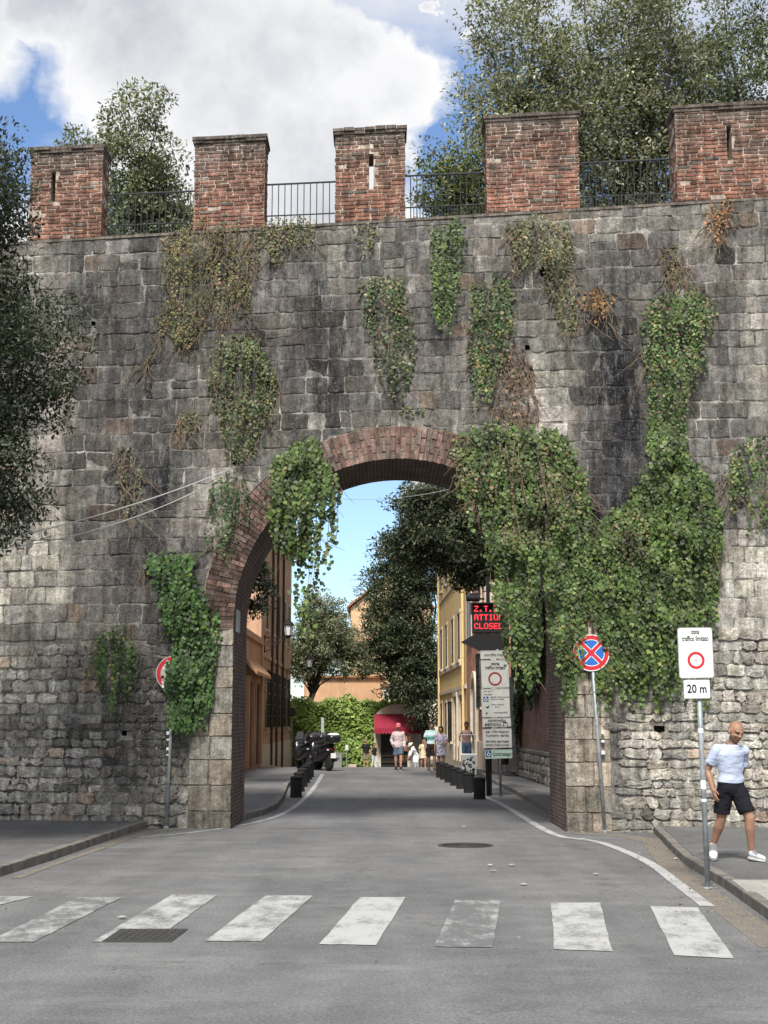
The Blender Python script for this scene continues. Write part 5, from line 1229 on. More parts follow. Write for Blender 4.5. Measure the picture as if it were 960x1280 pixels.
c = Vector((at(440, 955, 79.5)[0], 79.5, gz(79.5))); r_ = empty('planter', c, 'low cream stone planter block at the foot of the ivy clad wall', 'planter'); mb = MB(); mb.box((c[0], c[1], c[2] + .13), (.5, .3, .26)); mb.build('trough', M['cream'], r_, bevel=.02); mb = MB(); mb.box((c[0], c[1], c[2] + .27), (.42, .22, .03)); mb.build('soil', M['bark'], r_)
for px, top, hh, lb in ((403, 897, .8, 'white topped marker post rising behind the scooters'), (433.5, 931, .28, 'short white marker post before the ivy clad wall')):
    Y = 77.0 if px == 403 else 79.0; x = at(px, 930, Y)[0]; zt = at(px, top, Y)[2]; r_ = empty('marker_post', (x, Y, gz(Y)), lb, 'post'); mb = MB(); mb.tube([(x, Y, gz(Y)), (x, Y, zt)], .03, 8); mb.build('pole', M['grey'], r_); mb = MB(); mb.box((x, Y - .03, zt - hh / 2), (.16, .04, hh)); mb.build('marker_panel', M['white'], r_)
x, Y = at(366, 890, 72)[0], 72; r_ = empty('traffic_sign', (x, Y, gz(Y)), 'small round dark backed sign edge on at the corner of the terracotta house', 'road sign'); mb = MB(); mb.tube([(x - .05, Y, gz(Y)), (x - .05, Y, 2.6)], .03, 8); mb.build('pole', M['metal'], r_); mb = MB(); plate(mb, (x + .0, Y - .05, 2.32), circ(.24, 24), 0, .02, Matrix.Rotation(R(50), 3, 'Z')); mb.build('disc', M['black'], r_)

# wall lamps
def lamp(px, py, Y, wx, label, arm=True):
    c = at(px, py, Y); r = empty('wall_lamp', (wx, Y, c[2] - .3), label, 'street lamp', 'wall lamps on the terracotta house')
    g = MB(); n = 6
    g.lathe([(.13, -.22), (.21, .22)], c, 6); g.build('lamp_glass', M['lampglass'], r)
    g = MB(); g.lathe([(.25, .22), (.26, .25), (.12, .40), (.06, .44), (.06, .5), (.01, .55)], c, 12); g.lathe([(.05, -.32), (.14, -.25), (.14, -.21)], c, 8)
    for k in range(6): a = math.pi * k / 3; g.tube([(c[0] + .135 * math.cos(a), c[1] + .135 * math.sin(a), c[2] - .22), (c[0] + .215 * math.cos(a), c[1] + .215 * math.sin(a), c[2] + .22)], .012, 4)
    g.build('lamp_frame', M['blackrough'], r)
    g = MB(); z = c[2] - .32; g.tube([(wx, Y, z), (c[0], Y, z)], .025, 6); g.tube([(wx, Y, z + .12), (wx, Y, z - .65)], .03, 6)
    for R_, s_, x_ in ((.19, 1, wx + .27), (.1, -1, wx + .52)):
        g.tube([(x_ + R_ * (1 - k / 26) * math.cos(k * .5), Y, z - .25 + R_ * (1 - k / 26) * math.sin(k * .5)) for k in range(20)], .015, 5)
    g.tube([(wx, Y, z - .6), (wx + .3, Y, z - .5), (wx + .7, Y, z - .12), (c[0] - .1, Y, z)], .018, 5); g.build('bracket', M['blackrough'], r)
lamp(360.5, 788, 61.2, -5.2, 'nearer wall lantern on a scrolled iron bracket, level with the dark tree')
lamp(386.5, 829, 76.5, -5.28, 'farther wall lantern on an iron bracket, seen against the olive green tree')
# cables
def cable(name, label, a, b, r=.008, sag=.0, n=14, m='offwhite'):
    a, b = Vector(a), Vector(b); root = MB(); root.tube([a.lerp(b, k / n) - Vector((0, 0, sag * 4 * (k / n) * (1 - k / n))) for k in range(n + 1)], r, 5)
    return tag(root.build(name, M[m]), label, 'cable')
wa = lambda px, py, d=-.12: Vector(W(*wp(px, py), d))
cable('overhead_cable', 'upper pale cable running from the street tree to the arch haunch', wa(286, 589), at(-40, 683, 21.5), .011, .12)
cable('overhead_cable', 'lower pale cable crossing the dark stones under its twin', wa(276, 600), at(-40, 690, 21.0), .009, .25)
cable('overhead_cable', 'thin cable slanting across the arch crown into the opening', wa(589, 547), at(498, 610, 28.5), .008, .02, m='grey')
cable('overhead_cable', 'thin dark wire strung across the sky inside the arch', at(405, 622, 40), at(560, 612, 40), .007, .15, m='grey')
mb = MB(); mb.tube([wa(283, 592, -.02), wa(283, 592, -.14)], .02, 6); tag(mb.build('cable_hook', M['metal']), 'small iron hook in the stones holding the pale cables', 'hook')

# ------------------------------------------------------------------ people
def remesh(mb, name, mat, parent, voxel, sm=3, colf=None, disp=None):
    tmp = mb.build('tmp', None); tmp.data.name = 'tmp'
    r = tmp.modifiers.new('r', 'REMESH'); r.mode = 'VOXEL'; r.voxel_size = voxel
    if sm: s_ = tmp.modifiers.new('s', 'SMOOTH'); s_.iterations = sm; s_.factor = .5
    me = bpy.data.meshes.new_from_object(tmp.evaluated_get(bpy.context.evaluated_depsgraph_get()))
    bpy.data.objects.remove(tmp); me.name = name; me.materials.clear()
    n = len(me.vertices); co = np.empty(n * 3, np.float32); me.vertices.foreach_get('co', co); co = co.reshape(-1, 3)
    if disp:
        no = np.array([v.normal[:] for v in me.vertices]); d = np.array([disp(Vector(p)) for p in co]); co = co + no * d[:, None]
    if colf:
        a = me.attributes.new('Col', 'FLOAT_COLOR', 'POINT'); a.data.foreach_set('color', np.array([(*colf(Vector(p)), 1) for p in co], np.float32).ravel())
    co = co - np.array(root_of(parent).location, np.float32) if False else co
    me.vertices.foreach_set('co', co.astype(np.float32).ravel()); me.update()
    me.polygons.foreach_set('use_smooth', [True] * len(me.polygons))
    return link_mesh(name, me, mat, parent)
def skinmat():
    m, nt = newmat('skin'); a = nt.n('ShaderNodeAttribute', attribute_name='Col').outputs[0]
    finish(nt, a, .5, None, spec=.35, extra={'Subsurface Weight': .06, 'Subsurface Radius': (.02, .01, .005)}); return m
M['skin'] = skinmat()
def clothmat():
    m, nt = newmat('fabric'); a = nt.n('ShaderNodeAttribute', attribute_name='Col').outputs[0]; pos = nt.n('ShaderNodeNewGeometry').outputs['Position']
    w1 = nt.noise(nt.n('ShaderNodeMapping', i={0: pos, 'Rotation': (0, .6, 0), 'Scale': (1.0, 1, 3.0)}).outputs[0], 4.5, 3, .5, 1.5)
    c = nt.n('ShaderNodeVectorMath', operation='SCALE', i={0: a, 'Scale': nt.mr(w1, .3, .7, .95, 1.04)}).outputs[0]
    finish(nt, c, .92, nt.math('ADD', w1, nt.math('MULTIPLY', nt.noise(pos, 300, 2), .03)), .35, .05, 0, .15); return m
M['cloth'] = clothmat()
def lerpv(a, b, t): return Vector(a).lerp(Vector(b), t)
def chain(mb, pts, rad, n=14):
    mb.tube(pts, rad, n)
    for p, r in zip(pts, rad): mb.ball(p, r * .99, 12, 8)
DEF = dict(pel=(0, 0, .525), che=(0, 0, .73), nec=(0, .005, .845), hed=(0, -.012, .928), sl=(.096, 0, .787), sr=(-.096, 0, .787), el=(.135, .02, .635), er=(-.135, .02, .635), wl=(.135, -.03, .49), wr=(-.135, -.03, .49),
           hl=(.048, 0, .50), hr=(-.048, 0, .50), kl=(.055, -.012, .285), kr=(-.055, -.012, .285), al=(.055, .012, .05), ar=(-.055, .012, .05), tl=(.06, -.085, .012), tr=(-.06, -.085, .012), yaw=0, hyaw=0)
def person(label, loc, H, pose, yaw, skin, shirt, legs, shoe, hair, vox, sleeve='short', dress=False, hat=None, face=None, shirt_len=.495, fem=False, group=None, hairlong=False, legend=.62, stripe=None, beard=None):
    J = dict(DEF); J.update(pose)
    root = empty('person', loc, label, 'person', group, yaw)
    P = {k: Vector(v) * H for k, v in J.items() if k not in ('yaw', 'hyaw')}
    a = J['yaw']; rt = Vector((math.cos(a), math.sin(a), 0)); fw = Vector((math.sin(a), -math.cos(a), 0))
    q = {}
    def ring(c, w, d, n=20, up=None):
        return [c + rt * w * H * math.cos(2 * math.pi * k / n) + fw * d * H * math.sin(2 * math.pi * k / n) for k in range(n)]
    def spine(z):      # z in body units between pelvis and neck
        if z < .73: return P['pel'].lerp(P['che'], (z - .525) / .205)
        return P['che'].lerp(P['nec'], (z - .73) / .115)
    sw = .9 if fem else 1.0
    TOR = [(.468, .055, .045), (.49, .085, .058), (.53, .092 * (1.04 if fem else 1), .064), (.575, .086, .058), (.62, .074 if not fem else .066, .052), (.68, .083 * sw, .058), (.73, .092 * sw, .064), (.765, .090 * sw, .058), (.787, .074 * sw, .05), (.81, .054, .042), (.83, .040, .037), (.852, .034, .034)]
    body = MB(); body.rings([ring(spine(z), w, d) for z, w, d in TOR])
    k = H
    for s_ in 'lr':
        sh_, e_, w_ = P['s' + s_], P['e' + s_], P['w' + s_]
        chain(body, [sh_, sh_.lerp(e_, .4), e_, e_.lerp(w_, .3), w_], [x * H for x in ((.034, .030, .024, .0255, .0165) if not fem else (.026, .022, .018, .019, .0125))])
        h_, kn, an, to = P['h' + s_], P['k' + s_], P['a' + s_], P['t' + s_]
        chain(body, [h_, h_.lerp(kn, .45), kn, kn.lerp(an, .28), kn.lerp(an, .7), an], [x * H for x in (.054, .049, .034, .037, .026, .021)])
        body.tube([an + (an - to).normalized() * .015 * H, to], [(.016 * H, .014 * H), (.014 * H, .008 * H)], 10)
        # hand: palm, four unequal bent fingers, thumb
        d = (w_ - e_).normalized(); sd = rt * (1 if s_ == 'l' else -1); pn = sd - d * sd.dot(d); pn.normalize(); fs = d.cross(pn); 
        if fs.dot(fw) < 0: fs = -fs
        hs = H / 1.76; pl = .088 * hs
        pr = []
        for t_, hw, hd in ((-.1, .026, .020), (.15, .032, .019), (.6, .041, .018), (1, .040, .013)):
            c = w_ + d * pl * t_; pr.append([c + fs * hw * hs * math.cos(2 * math.pi * i / 12) + pn * hd * hs * math.sin(2 * math.pi * i / 12) for i in range(12)])
        body.rings(pr)
        for i, (o_, l_) in enumerate(((.030, .070), (.010, .079), (-.011, .073), (-.030, .056))):
            p = w_ + d * pl * .95 + fs * o_ * hs; dr = (d + fs * o_ * 1.2).normalized(); q_ = [p]; 
            for seg, bend in ((.45, .12), (.32, .32), (.23, .5)):
                dr = (dr - pn * bend).normalized(); p = p + dr * l_ * seg * hs; q_.append(p)
            chain(body, q_, [x * hs for x in (.0092, .0088, .0080, .0068)], 8)
        p = w_ + d * pl * .22 + fs * .026 * hs; q_ = [p, p + (d * .5 + fs * .85).normalized() * .034 * hs]; q_.append(q_[-1] + (d * .85 + fs * .35 - pn * .25).normalized() * .034 * hs); q_.append(q_[-1] + (d * .95 - pn * .3).normalized() * .024 * hs)
        chain(body, q_, [x * hs for x in (.014, .0115, .0098, .008)], 8)
    # head
    ha = J['hyaw']; hr_ = Vector((math.cos(ha), math.sin(ha), 0)); hf = Vector((math.sin(ha), -math.cos(ha), 0)); up = (P['hed'] - P['nec']).normalized()
    hf = (hf - up * hf.dot(up)).normalized(); hr_ = up.cross(hf) * -1
    if hr_.dot(Vector((math.cos(ha), math.sin(ha), 0))) < 0: hr_ = -hr_
    HM = Matrix((hr_, -hf, up)).transposed()
    hs = H / 1.76 * (1.2 if vox < .01 else 1.12); hc = P['hed']
    L = lambda x, y, z: hc + (hr_ * x + hf * y + up * z) * hs
    def eb(x, y, z, rx, ry, rz, n=14): body.ball(L(x, y, z), (rx * hs, ry * hs, rz * hs), n, 10, HM)
    eb(0, -.008, .028, .076, .094, .086, 20); eb(0, .022, -.03, .062, .068, .075, 18); eb(0, .052, -.075, .034, .034, .028); eb(0, .03, -.062, .052, .052, .04)
    eb(0, .075, .022, .052, .02, .016); eb(0, .088, -.008, .013, .016, .028); eb(0, .098, -.022, .016, .014, .012); eb(0, .078, -.052, .026, .016, .012); eb(-.032, .07, -.018, .024, .02, .02); eb(.032, .07, -.018, .024, .02, .02)
    for x in (-1, 1): eb(x * .077, -.008, -.008, .009, .02, .032)
    chain(body, [P['nec'] - Vector((0, 0, .02 * H)), L(0, -.01, -.07)], [.036 * H, .032 * H])
    def skincol(p):
        v = p - hc; x, y, z = v.dot(hr_) / hs, v.dot(hf) / hs, v.dot(up) / hs; c = skin
        if abs(z) < .14 and abs(x) < .1 and abs(y) < .14:
            if y > .04:
                if abs(abs(x) - .031) < .018 and abs(z - .006) < .010: return tuple(t * .22 for t in skin)
                if abs(abs(x) - .033) < .024 and abs(z - .025) < .008: return tuple(t * .35 for t in skin)
                if abs(x) < .024 and abs(z + .052) < .006 and y > .07: return (skin[0] * .75, skin[1] * .42, skin[2] * .42)
            if beard and z < -.03 and y > .0 and z > -.12: c = tuple(skin[i] * .25 + beard[i] * .75 for i in range(3))
            if beard and z > .045: c = tuple(x_ * .9 for x_ in skin)
        n_ = .9 + .25 * mnoise.noise(p * 9); return tuple(t * n_ for t in c)
    remesh(body, 'body', M['skin'], root, vox, 3, skincol)
    # shirt
    wr = lambda p: .001 * H + .0065 * H * mnoise.noise(Vector((p.x * 5 + p.z * 6, p.y * 5, p.z * 9 - p.x * 5))) + .002 * H * mnoise.noise(p * 20)
    sh = MB(); g_ = .015
    if dress:
        PR = [(.36, .125, .095), (.42, .115, .088), (.50, .105, .08)] + [(z, w + g_ * .7, d + g_ * .7) for z, w, d in TOR if z > .52 and z < .84]
    else: PR = [(shirt_len, .098, .075), (shirt_len + .02, .1, .076)] + [(z, w + g_, d + g_) for z, w, d in TOR if z > shirt_len + .03 and z < .84]
    sh.rings([ring(spine(z) if z > .5 else P['pel'] + Vector((0, 0, (z - .525) * H)), w, d) for z, w, d in PR])
    for s_ in 'lr':
        sp, e_, w_ = P['s' + s_], P['e' + s_], P['w' + s_]; inn = P['nec'].lerp(sp, .5) - Vector((0, 0, .022 * H))
        if sleeve == 'short': pts, rr = [inn, sp, sp.lerp(e_, .4), sp.lerp(e_, .72)], (.034, .0425, .041, .043)
        elif sleeve == 'long': pts, rr = [inn, sp, sp.lerp(e_, .5), e_, e_.lerp(w_, .9)], (.034, .041, .038, .034, .027)
        else: pts, rr = [inn, sp], (.032, .034)
        sh.tube(pts, [x * H * (.88 if fem else 1) for x in rr], 14)
        for p, r_2 in list(zip(pts, rr))[:-1]: sh.ball(p, r_2 * H * (.87 if fem else .99), 12, 8)
    def shc(p):
        c = shirt
        if stripe: c = stripe(p / H)
        n_ = 1 + .12 * mnoise.noise(p * 8); return tuple(t * n_ for t in c)
    remesh(sh, 'dress' if dress else 'shirt', M['cloth'], root, vox * 1.15, 2, shc, wr)
    if not dress:
        lg = MB(); lg.rings([ring(spine(z), w + .014, d + .014) for z, w, d in TOR if z < .58])
        for s_ in 'lr':
            h_, kn, an = P['h' + s_], P['k' + s_], P['a' + s_]
            if legend <= 1: pts = [h_, h_.lerp(kn, legend * .5), h_.lerp(kn, legend)]; rr = (.063, .061, .059)
            else: pts = [h_, h_.lerp(kn, .5), kn, kn.lerp(an, .5), kn.lerp(an, .95)]; rr = (.062, .056, .042, .038, .031)
            lg.tube(pts, [x * H for x in rr], 14)
            for p, r_2 in list(zip(pts, rr))[:-1]: lg.ball(p, r_2 * H * .99, 12, 8)
        remesh(lg, 'shorts' if legend <= 1 else 'trousers', M['cloth'], root, vox * 1.15, 2, lambda p: tuple(t * (1 + .15 * mnoise.noise(p * 6)) for t in legs), wr)
    for s_ in 'lr':
        an, to = P['a' + s_], P['t' + s_]; d = (to - Vector((an.x, an.y, to.z))); d2 = to - an; 
        heel = an - Vector((0, 0, .030 * H)) - d.normalized() * .022 * H; tip = to.copy(); ax = (tip - heel); n_ = 9; up_ = ax.cross(ax.cross(Vector((0, 0, 1)))).normalized(); up_ = -up_ if up_.z < 0 else up_; sd = ax.normalized().cross(up_)
        s1 = MB(); rs = []
        for i in range(n_):
            t = i / (n_ - 1); hh = (.060, .068, .062, .048, .038, .033, .030, .026, .014)[i] * H * .95; ww = (.022, .027, .028, .027, .029, .032, .032, .027, .015)[i] * H
            c = heel + ax * t * 1.02 + up_ * hh * .5; rs.append([c + sd * ww * math.cos(2 * math.pi * j / 12) + up_ * hh * .55 * math.sin(2 * math.pi * j / 12) for j in range(12)])
        s1.rings(rs, [(tuple(x * .3 for x in shoe) if (i_ in (2, 3, 4) and 0 < j_ < 6 and shoe[0] > .5) or (i_ == 0 and shoe[0] > .5) else shoe) for i_ in range(n_) for j_ in range(12)]); s_o = s1.build('shoe', M['cloth'], root, smooth=True, local=True)
        s2 = MB(); rs = []
        for i in range(n_):
            t = i / (n_ - 1); ww = (.019, .026, .027, .026, .028, .031, .031, .026, .014)[i] * H; c = heel + ax * t * 1.03 - up_ * .003 * H; rs.append([c + sd * ww * a_ + up_ * b_ * .007 * H for a_, b_ in ((-1, -1), (1, -1), (1, 1), (-1, 1))])
        s2.rings(rs, [(.5, .5, .5)] * (n_ * 4)); s2.build('sole', M['cloth'], s_o, local=True)
    if hair:
        hm = MB(); hm.ball(L(0, -.016, .045), (.084 * hs, .098 * hs, .082 * hs), 16, 10, HM); hm.ball(L(0, -.045, .01), (.078 * hs, .06 * hs, .085 * hs), 14, 8, HM)
        if hairlong: hm.ball(L(0, -.06, -.06), (.075 * hs, .045 * hs, .1 * hs), 12, 8, HM); hm.ball(L(.06, -.02, -.03), (.03 * hs, .05 * hs, .08 * hs), 12, 8, HM); hm.ball(L(-.06, -.02, -.03), (.03 * hs, .05 * hs, .08 * hs), 12, 8, HM)
        remesh(hm, 'hair', M['cloth'], root, vox * 1.2, 1, lambda p: tuple(t * (1 + .4 * mnoise.noise(p * 30)) for t in hair), lambda p: .006 * mnoise.noise(p * 40))
    if hat:
        col_, brim, wide = hat; hm = MB(); hm.ball(L(0, -.012, .055), (.088 * hs, .103 * hs, .075 * hs), 16, 10, HM)
        if wide:
            rs = [[L(r * math.cos(2 * math.pi * i / 20), -.01 + r * 1.1 * math.sin(2 * math.pi * i / 20), z) for i in range(20)] for r, z in ((.08, .045), (.16, .035), (.16, .028), (.08, .035))]; hm.rings(rs)
        else: hm.rings([[L(x * .07, .06 + y_, .038 - y_ * .15 + z) for x, z in ((-1, 0), (0, .014), (1, 0), (1, -.006), (0, .008), (-1, -.006))] for y_ in (0, .05, .1)])
        o_ = MB(); o_.v, o_.f = hm.v, hm.f; o_.c = [col_] * len(hm.v); o_.hc = True; o_.build('hat', M['cloth'], root, smooth=True, local=True)
    return root
SK = (.46, .27, .185); SKD = (.33, .18, .12)
npos = gp(917.5, 1076, .11)
near = dict(pel=(-.002, 0, .515), che=(-.004, -.012, .72), nec=(.012, -.03, .838), hed=(.033, -.052, .914), sl=(.104, .02, .775), sr=(-.098, -.02, .790), el=(.105, .10, .64), wl=(.085, .155, .525), er=(-.165, .015, .64), wr=(-.142, -.045, .500),
            hl=(.048, -.01, .495), hr=(-.05, 0, .49), kl=(.107, -.07, .300), kr=(-.078, .02, .287), al=(.120, -.03, .060), ar=(-.125, .10, .098), tl=(.205, -.08, .012), tr=(-.152, -.02, .014), yaw=.3, hyaw=.38)
person('bald bearded man in pale blue T-shirt and black shorts walking past the wall', npos, 1.76, near, 0, (.34, .19, .125), (.41, .465, .60), (.012, .012, .017), (.62, .63, .65), None, .0075, shirt_len=.51, beard=(.10, .07, .05), legend=.78)
walk = dict(kl=(.055, -.06, .30), al=(.05, -.06, .07), tl=(.055, -.15, .02), kr=(-.055, .01, .285), ar=(-.05, .075, .07), tr=(-.055, -.0, .012))
def gloc(px, py, z=0.0): p = gp(px, py, z); return Vector((p[0], p[1], gz(p[1]) + (z if z else 0)))
VF = .015
person('man in pink cap, pale pink shirt and denim shorts walking mid road', gloc(498, 963.5), 1.78, dict(walk, er=(-.15, .03, .65), wr=(-.12, -.06, .54)), 0, SK, (.50, .41, .42), (.10, .13, .17), (.02, .02, .02), None, VF, 'long', hat=((.55, .14, .16), 1, 0), shirt_len=.49, legend=.8)
teal = lambda p: (.10, .33, .30) if .64 < p.z < .70 else ((.55, .66, .68) if p.z < .79 else (.32, .52, .50))
person('man in teal and white striped top beside the woman in patterned dress', gloc(539.5, 965), 1.84, walk, .1, SKD, (.5, .6, .6), (.03, .022, .022), (.10, .06, .04), (.02, .015, .012), VF, 'short', stripe=teal, shirt_len=.50, legend=.85)
pat = lambda p: (.60, .55, .66) if mnoise.noise(p * 34) > -.08 else (.28, .26, .34)
person('dark haired woman in a patterned white dress, beside the man in the teal top', gloc(551.5, 966), 1.68, dict(el=(.14, .0, .66), wl=(.06, -.09, .62), er=(-.13, .02, .65)), -.2, SK, (.6, .55, .64), (.1, .1, .1), (.3, .22, .16), (.025, .015, .012), VF, 'short', dress=True, fem=True, hairlong=True, stripe=pat)
person('woman in pink top and blue jeans standing behind the hooped grey cabinet', gloc(586.5, 964, .12) + Vector((0, 1.4, .0)), 1.72, dict(er=(-.155, .0, .66), wr=(-.14, -.10, .60), el=(.14, .02, .65)), .05, SKD, (.62, .40, .36), (.20, .30, .46), (.1, .1, .1), (.05, .025, .02), VF, 'none', fem=True, legend=2, hairlong=False, shirt_len=.50)
f1 = Vector((at(457.5, 940, 79)[0], 79, gz(79))); f2 = Vector((at(468, 940, 79.2)[0], 79.2, gz(79.2)))
person('man in black T-shirt and khaki shorts standing before the creeper wall', f1, 1.66, dict(er=(-.15, .02, .64), wr=(-.16, -.02, .5)), .2, SK, (.02, .02, .022), (.22, .18, .13), (.6, .6, .6), (.16, .12, .09), VF, legend=.9)
person('child in black top and pale trousers beside the man in khaki shorts', f2, 1.42, dict(walk, kl=(.09, -.05, .29), al=(.17, -.02, .07), tl=(.22, -.06, .02), kr=(-.06, .02, .28), ar=(-.1, .05, .05)), .35, SK, (.02, .02, .02), (.55, .58, .62), (.6, .6, .6), (.10, .06, .04), VF, 'none', legend=2, fem=True)
f3 = Vector((at(520.5, 950, 76)[0], 76, gz(76)))
bend = dict(pel=(0, .03, .46), che=(-.10, -.04, .63), nec=(-.155, -.06, .73), hed=(-.20, -.08, .79), sl=(-.10, -.07, .72), sr=(-.18, .02, .69), el=(-.17, -.12, .57), er=(-.22, -.02, .54), wl=(-.21, -.16, .44), wr=(-.25, -.08, .42), hl=(.05, .02, .44), hr=(-.04, .03, .44), kl=(.02, -.06, .25), kr=(-.07, -.05, .26), al=(.06, .03, .05), ar=(-.03, .05, .05), tl=(.03, -.07, .01), tr=(-.08, -.05, .01), yaw=-.8, hyaw=-.8)
person('stooping person all in white with a pale hat near the kiosk', f3, 1.62, bend, 0, SK, (.72, .72, .76), (.72, .72, .76), (.5, .5, .5), None, VF, 'long', legend=2, hat=((.66, .62, .54), 1, 1), shirt_len=.45)
f4 = Vector((at(529, 950, 77)[0], 77, gz(77)))
person('brown haired woman in cream dress beside the stooping person in white', f4, 1.62, walk, .3, SK, (.60, .52, .36), (.5, .45, .3), (.4, .3, .2), (.09, .05, .03), VF, 'short', dress=True, fem=True, hairlong=True)
# souvenir rack by the kiosk
x, Y = at(508, 940, 79.3)[0], 79.3; r_ = empty('souvenir_rack', (x, Y, gz(Y)), 'cluttered brown display rack by the kiosk door', 'rack')
mb = MB(); g_ = gz(Y); mb.tube([(x - .25, Y, g_), (x - .25, Y, g_ + 1.9), (x + .25, Y, g_ + 1.9), (x + .25, Y, g_)], .02, 6); mb.tube([(x - .25, Y, g_ + 1.3), (x + .25, Y, g_ + 1.3)], .015, 6); mb.tube([(x - .3, Y - .2, g_ + .03), (x - .3, Y + .2, g_ + .03)], .02, 6); mb.tube([(x + .3, Y - .2, g_ + .03), (x + .3, Y + .2, g_ + .03)], .02, 6); mb.build('frame', M['rail'], r_)
for k in range(9):
    mb = MB(); xx = x - .22 + (k % 3) * .2; zz = g_ + 1.65 - (k // 3) * .52; c = rnd.choice([(.12, .05, .03), (.20, .10, .06), (.06, .04, .03), (.30, .2, .12)])
    mb.box((xx, Y - .05, zz), (.17, .1, .3), col=c, taper=.8); mb.tube([(xx - .05, Y - .05, zz + .14), (xx, Y - .05, zz + .22), (xx + .05, Y - .05, zz + .14)], .008, 4, c); mb.build('bag', M['cloth'], r_)

# ------------------------------------------------------------------ scooters
M['gloss'] = simple('dark_gloss_paint', (.013, .013, .015), .22, .1, 6, 0, .6, 0); M['tyre'] = simple('tyre_rubber', (.02, .02, .02), .85, .2, 30); M['chrome'] = simple('steel', (.45, .46, .48), .3, .1, 20, .9, .5, 0)
M['taillight'] = simple('red_lens', (.35, .01, .01), .2, .05, 10, 0, .6, 0); M['seat'] = simple('black_vinyl', (.018, .017, .017), .6, .2, 20); M['screen'] = simple('smoked_screen', (.20, .21, .23), .15, .05, 5, 0, .7, 0)
M['helmet'] = simple('white_lid', (.62, .64, .60), .3, .05, 5, 0, .5, 0)
def scooter(label, topcol):
    r = empty('motor_scooter', (0, 0, 0), label, 'scooter', 'scooters parked by the terracotta house')
    for y, w_ in ((-.68, .075), (.70, .065)):
        m1 = MB(); Tm = Matrix.Rotation(math.pi / 2, 4, 'Y')
        m1.lathe([(.20, -w_), (.27, -w_ * .95), (.30, -w_ * .5), (.305, 0), (.30, w_ * .5), (.27, w_ * .95), (.20, w_)], (0, y, .305), 28, Tm); wh = m1.build('wheel', M['tyre'], r, local=True, smooth=True)
        m1 = MB(); m1.lathe([(.205, -w_ * .8), (.19, -w_ * .3), (.05, -w_ * .9), (.05, w_ * .9), (.19, w_ * .3), (.205, w_ * .8)], (0, y, .305), 20, Tm); m1.build('rim', M['chrome'], wh, local=True)
    def loft(name, secs, mat, par=None, n=14, **k):
        m1 = MB(); m1.rings([[Vector((wx * math.copysign(abs(math.cos(a)) ** .7, math.cos(a)), y, z + hz * math.copysign(abs(math.sin(a)) ** .7, math.sin(a)))) for a in [2 * math.pi * i / n for i in range(n)]] for y, z, wx, hz in secs]); return m1.build(name, mat, par or r, local=True, smooth=True)
    loft('body', [(-.98, .74, .05, .05), (-.9, .72, .13, .12), (-.6, .66, .19, .19), (-.25, .58, .2, .2), (.0, .42, .2, .12), (.3, .36, .2, .08), (.48, .45, .18, .16)], M['gloss'])
    loft('front_fairing', [(.42, .5, .2, .2), (.5, .68, .24, .32), (.62, .82, .23, .26), (.74, .82, .15, .16), (.82, .78, .05, .07)], M['gloss'])
    loft('seat', [(-.92, .88, .10, .05), (-.7, .9, .16, .06), (-.42, .87, .17, .06), (-.38, .82, .17, .05), (.0, .79, .15, .05), (.1, .74, .08, .05)], M['seat'])
    loft('rear_mudguard', [(-1.05, .42, .07, .02), (-.95, .58, .08, .02), (-.75, .64, .08, .02)], M['seat'])
    loft('front_mudguard', [(.42, .5, .07, .02), (.55, .62, .08, .03), (.75, .64, .08, .03), (.95, .52, .06, .02)], M['gloss'])
    loft('top_case', [(-1.28, 1.10, .16, .10), (-1.22, 1.10, .22, .14), (-1.0, 1.11, .24, .155), (-.82, 1.10, .2, .12), (-.78, 1.1, .14, .08)], M['gloss'])
    if topcol: loft('top_case_lid', [(-1.26, 1.235, .15, .03), (-1.05, 1.25, .21, .045), (-.84, 1.235, .15, .03)], M[topcol])
    m1 = MB(); m1.add([(-.15, .60, 1.04), (.15, .60, 1.04), (.11, .46, 1.32), (-.11, .46, 1.32), (-.15, .612, 1.04), (.15, .612, 1.04), (.11, .472, 1.32), (-.11, .472, 1.32)], [(0, 1, 2, 3), (7, 6, 5, 4), (0, 4, 5, 1), (1, 5, 6, 2), (2, 6, 7, 3), (3, 7, 4, 0)]); m1.build('windscreen', M['screen'], r, local=True)
    m1 = MB(); m1.tube([(-.34, .3, 1.05), (-.12, .42, 1.0), (.12, .42, 1.0), (.34, .3, 1.05)], .018, 8); m1.build('handlebar', M['seat'], r, local=True)
    for s_ in (-1, 1):
        m1 = MB(); m1.tube([(s_ * .22, .4, 1.02), (s_ * .36, .42, 1.25)], .009, 6); m1.box((s_ * .38, .42, 1.29), (.14, .03, .09)); m1.build('mirror', M['seat'], r, local=True)
        m1 = MB(); m1.ball((s_ * .14, -.93, .72), (.045, .03, .03), 10, 6); m1.build('indicator', M['lampglass'], r, local=True)
    m1 = MB(); m1.ball((0, -.99, .76), (.1, .03, .04), 12, 8); m1.build('tail_light', M['taillight'], r, local=True)
    m1 = MB(); m1.box((0, -1.07, .53), (.18, .012, .17)); pl_ = m1.build('number_plate', M['white'], r, local=True)
    m1 = MB(); m1.ball((0, .80, .84), (.09, .03, .06), 12, 8); m1.build('headlight', M['lampglass'], r, local=True)
    m1 = MB(); m1.tube([(.16, -.2, .32), (.2, -.6, .34), (.2, -1.0, .42)], [.03, .05, .055], 10); m1.build('exhaust', M['chrome'], r, local=True)
    return r
SC = [(401, 964, .42, 'black scooter with a pale lid on its top case, nearest the roadway', 'helmet'), (390, 961.5, .38, 'black scooter in the middle of the parked group', None), (378.5, 962, .35, 'black scooter with a grey screen beside the terracotta house', None)]
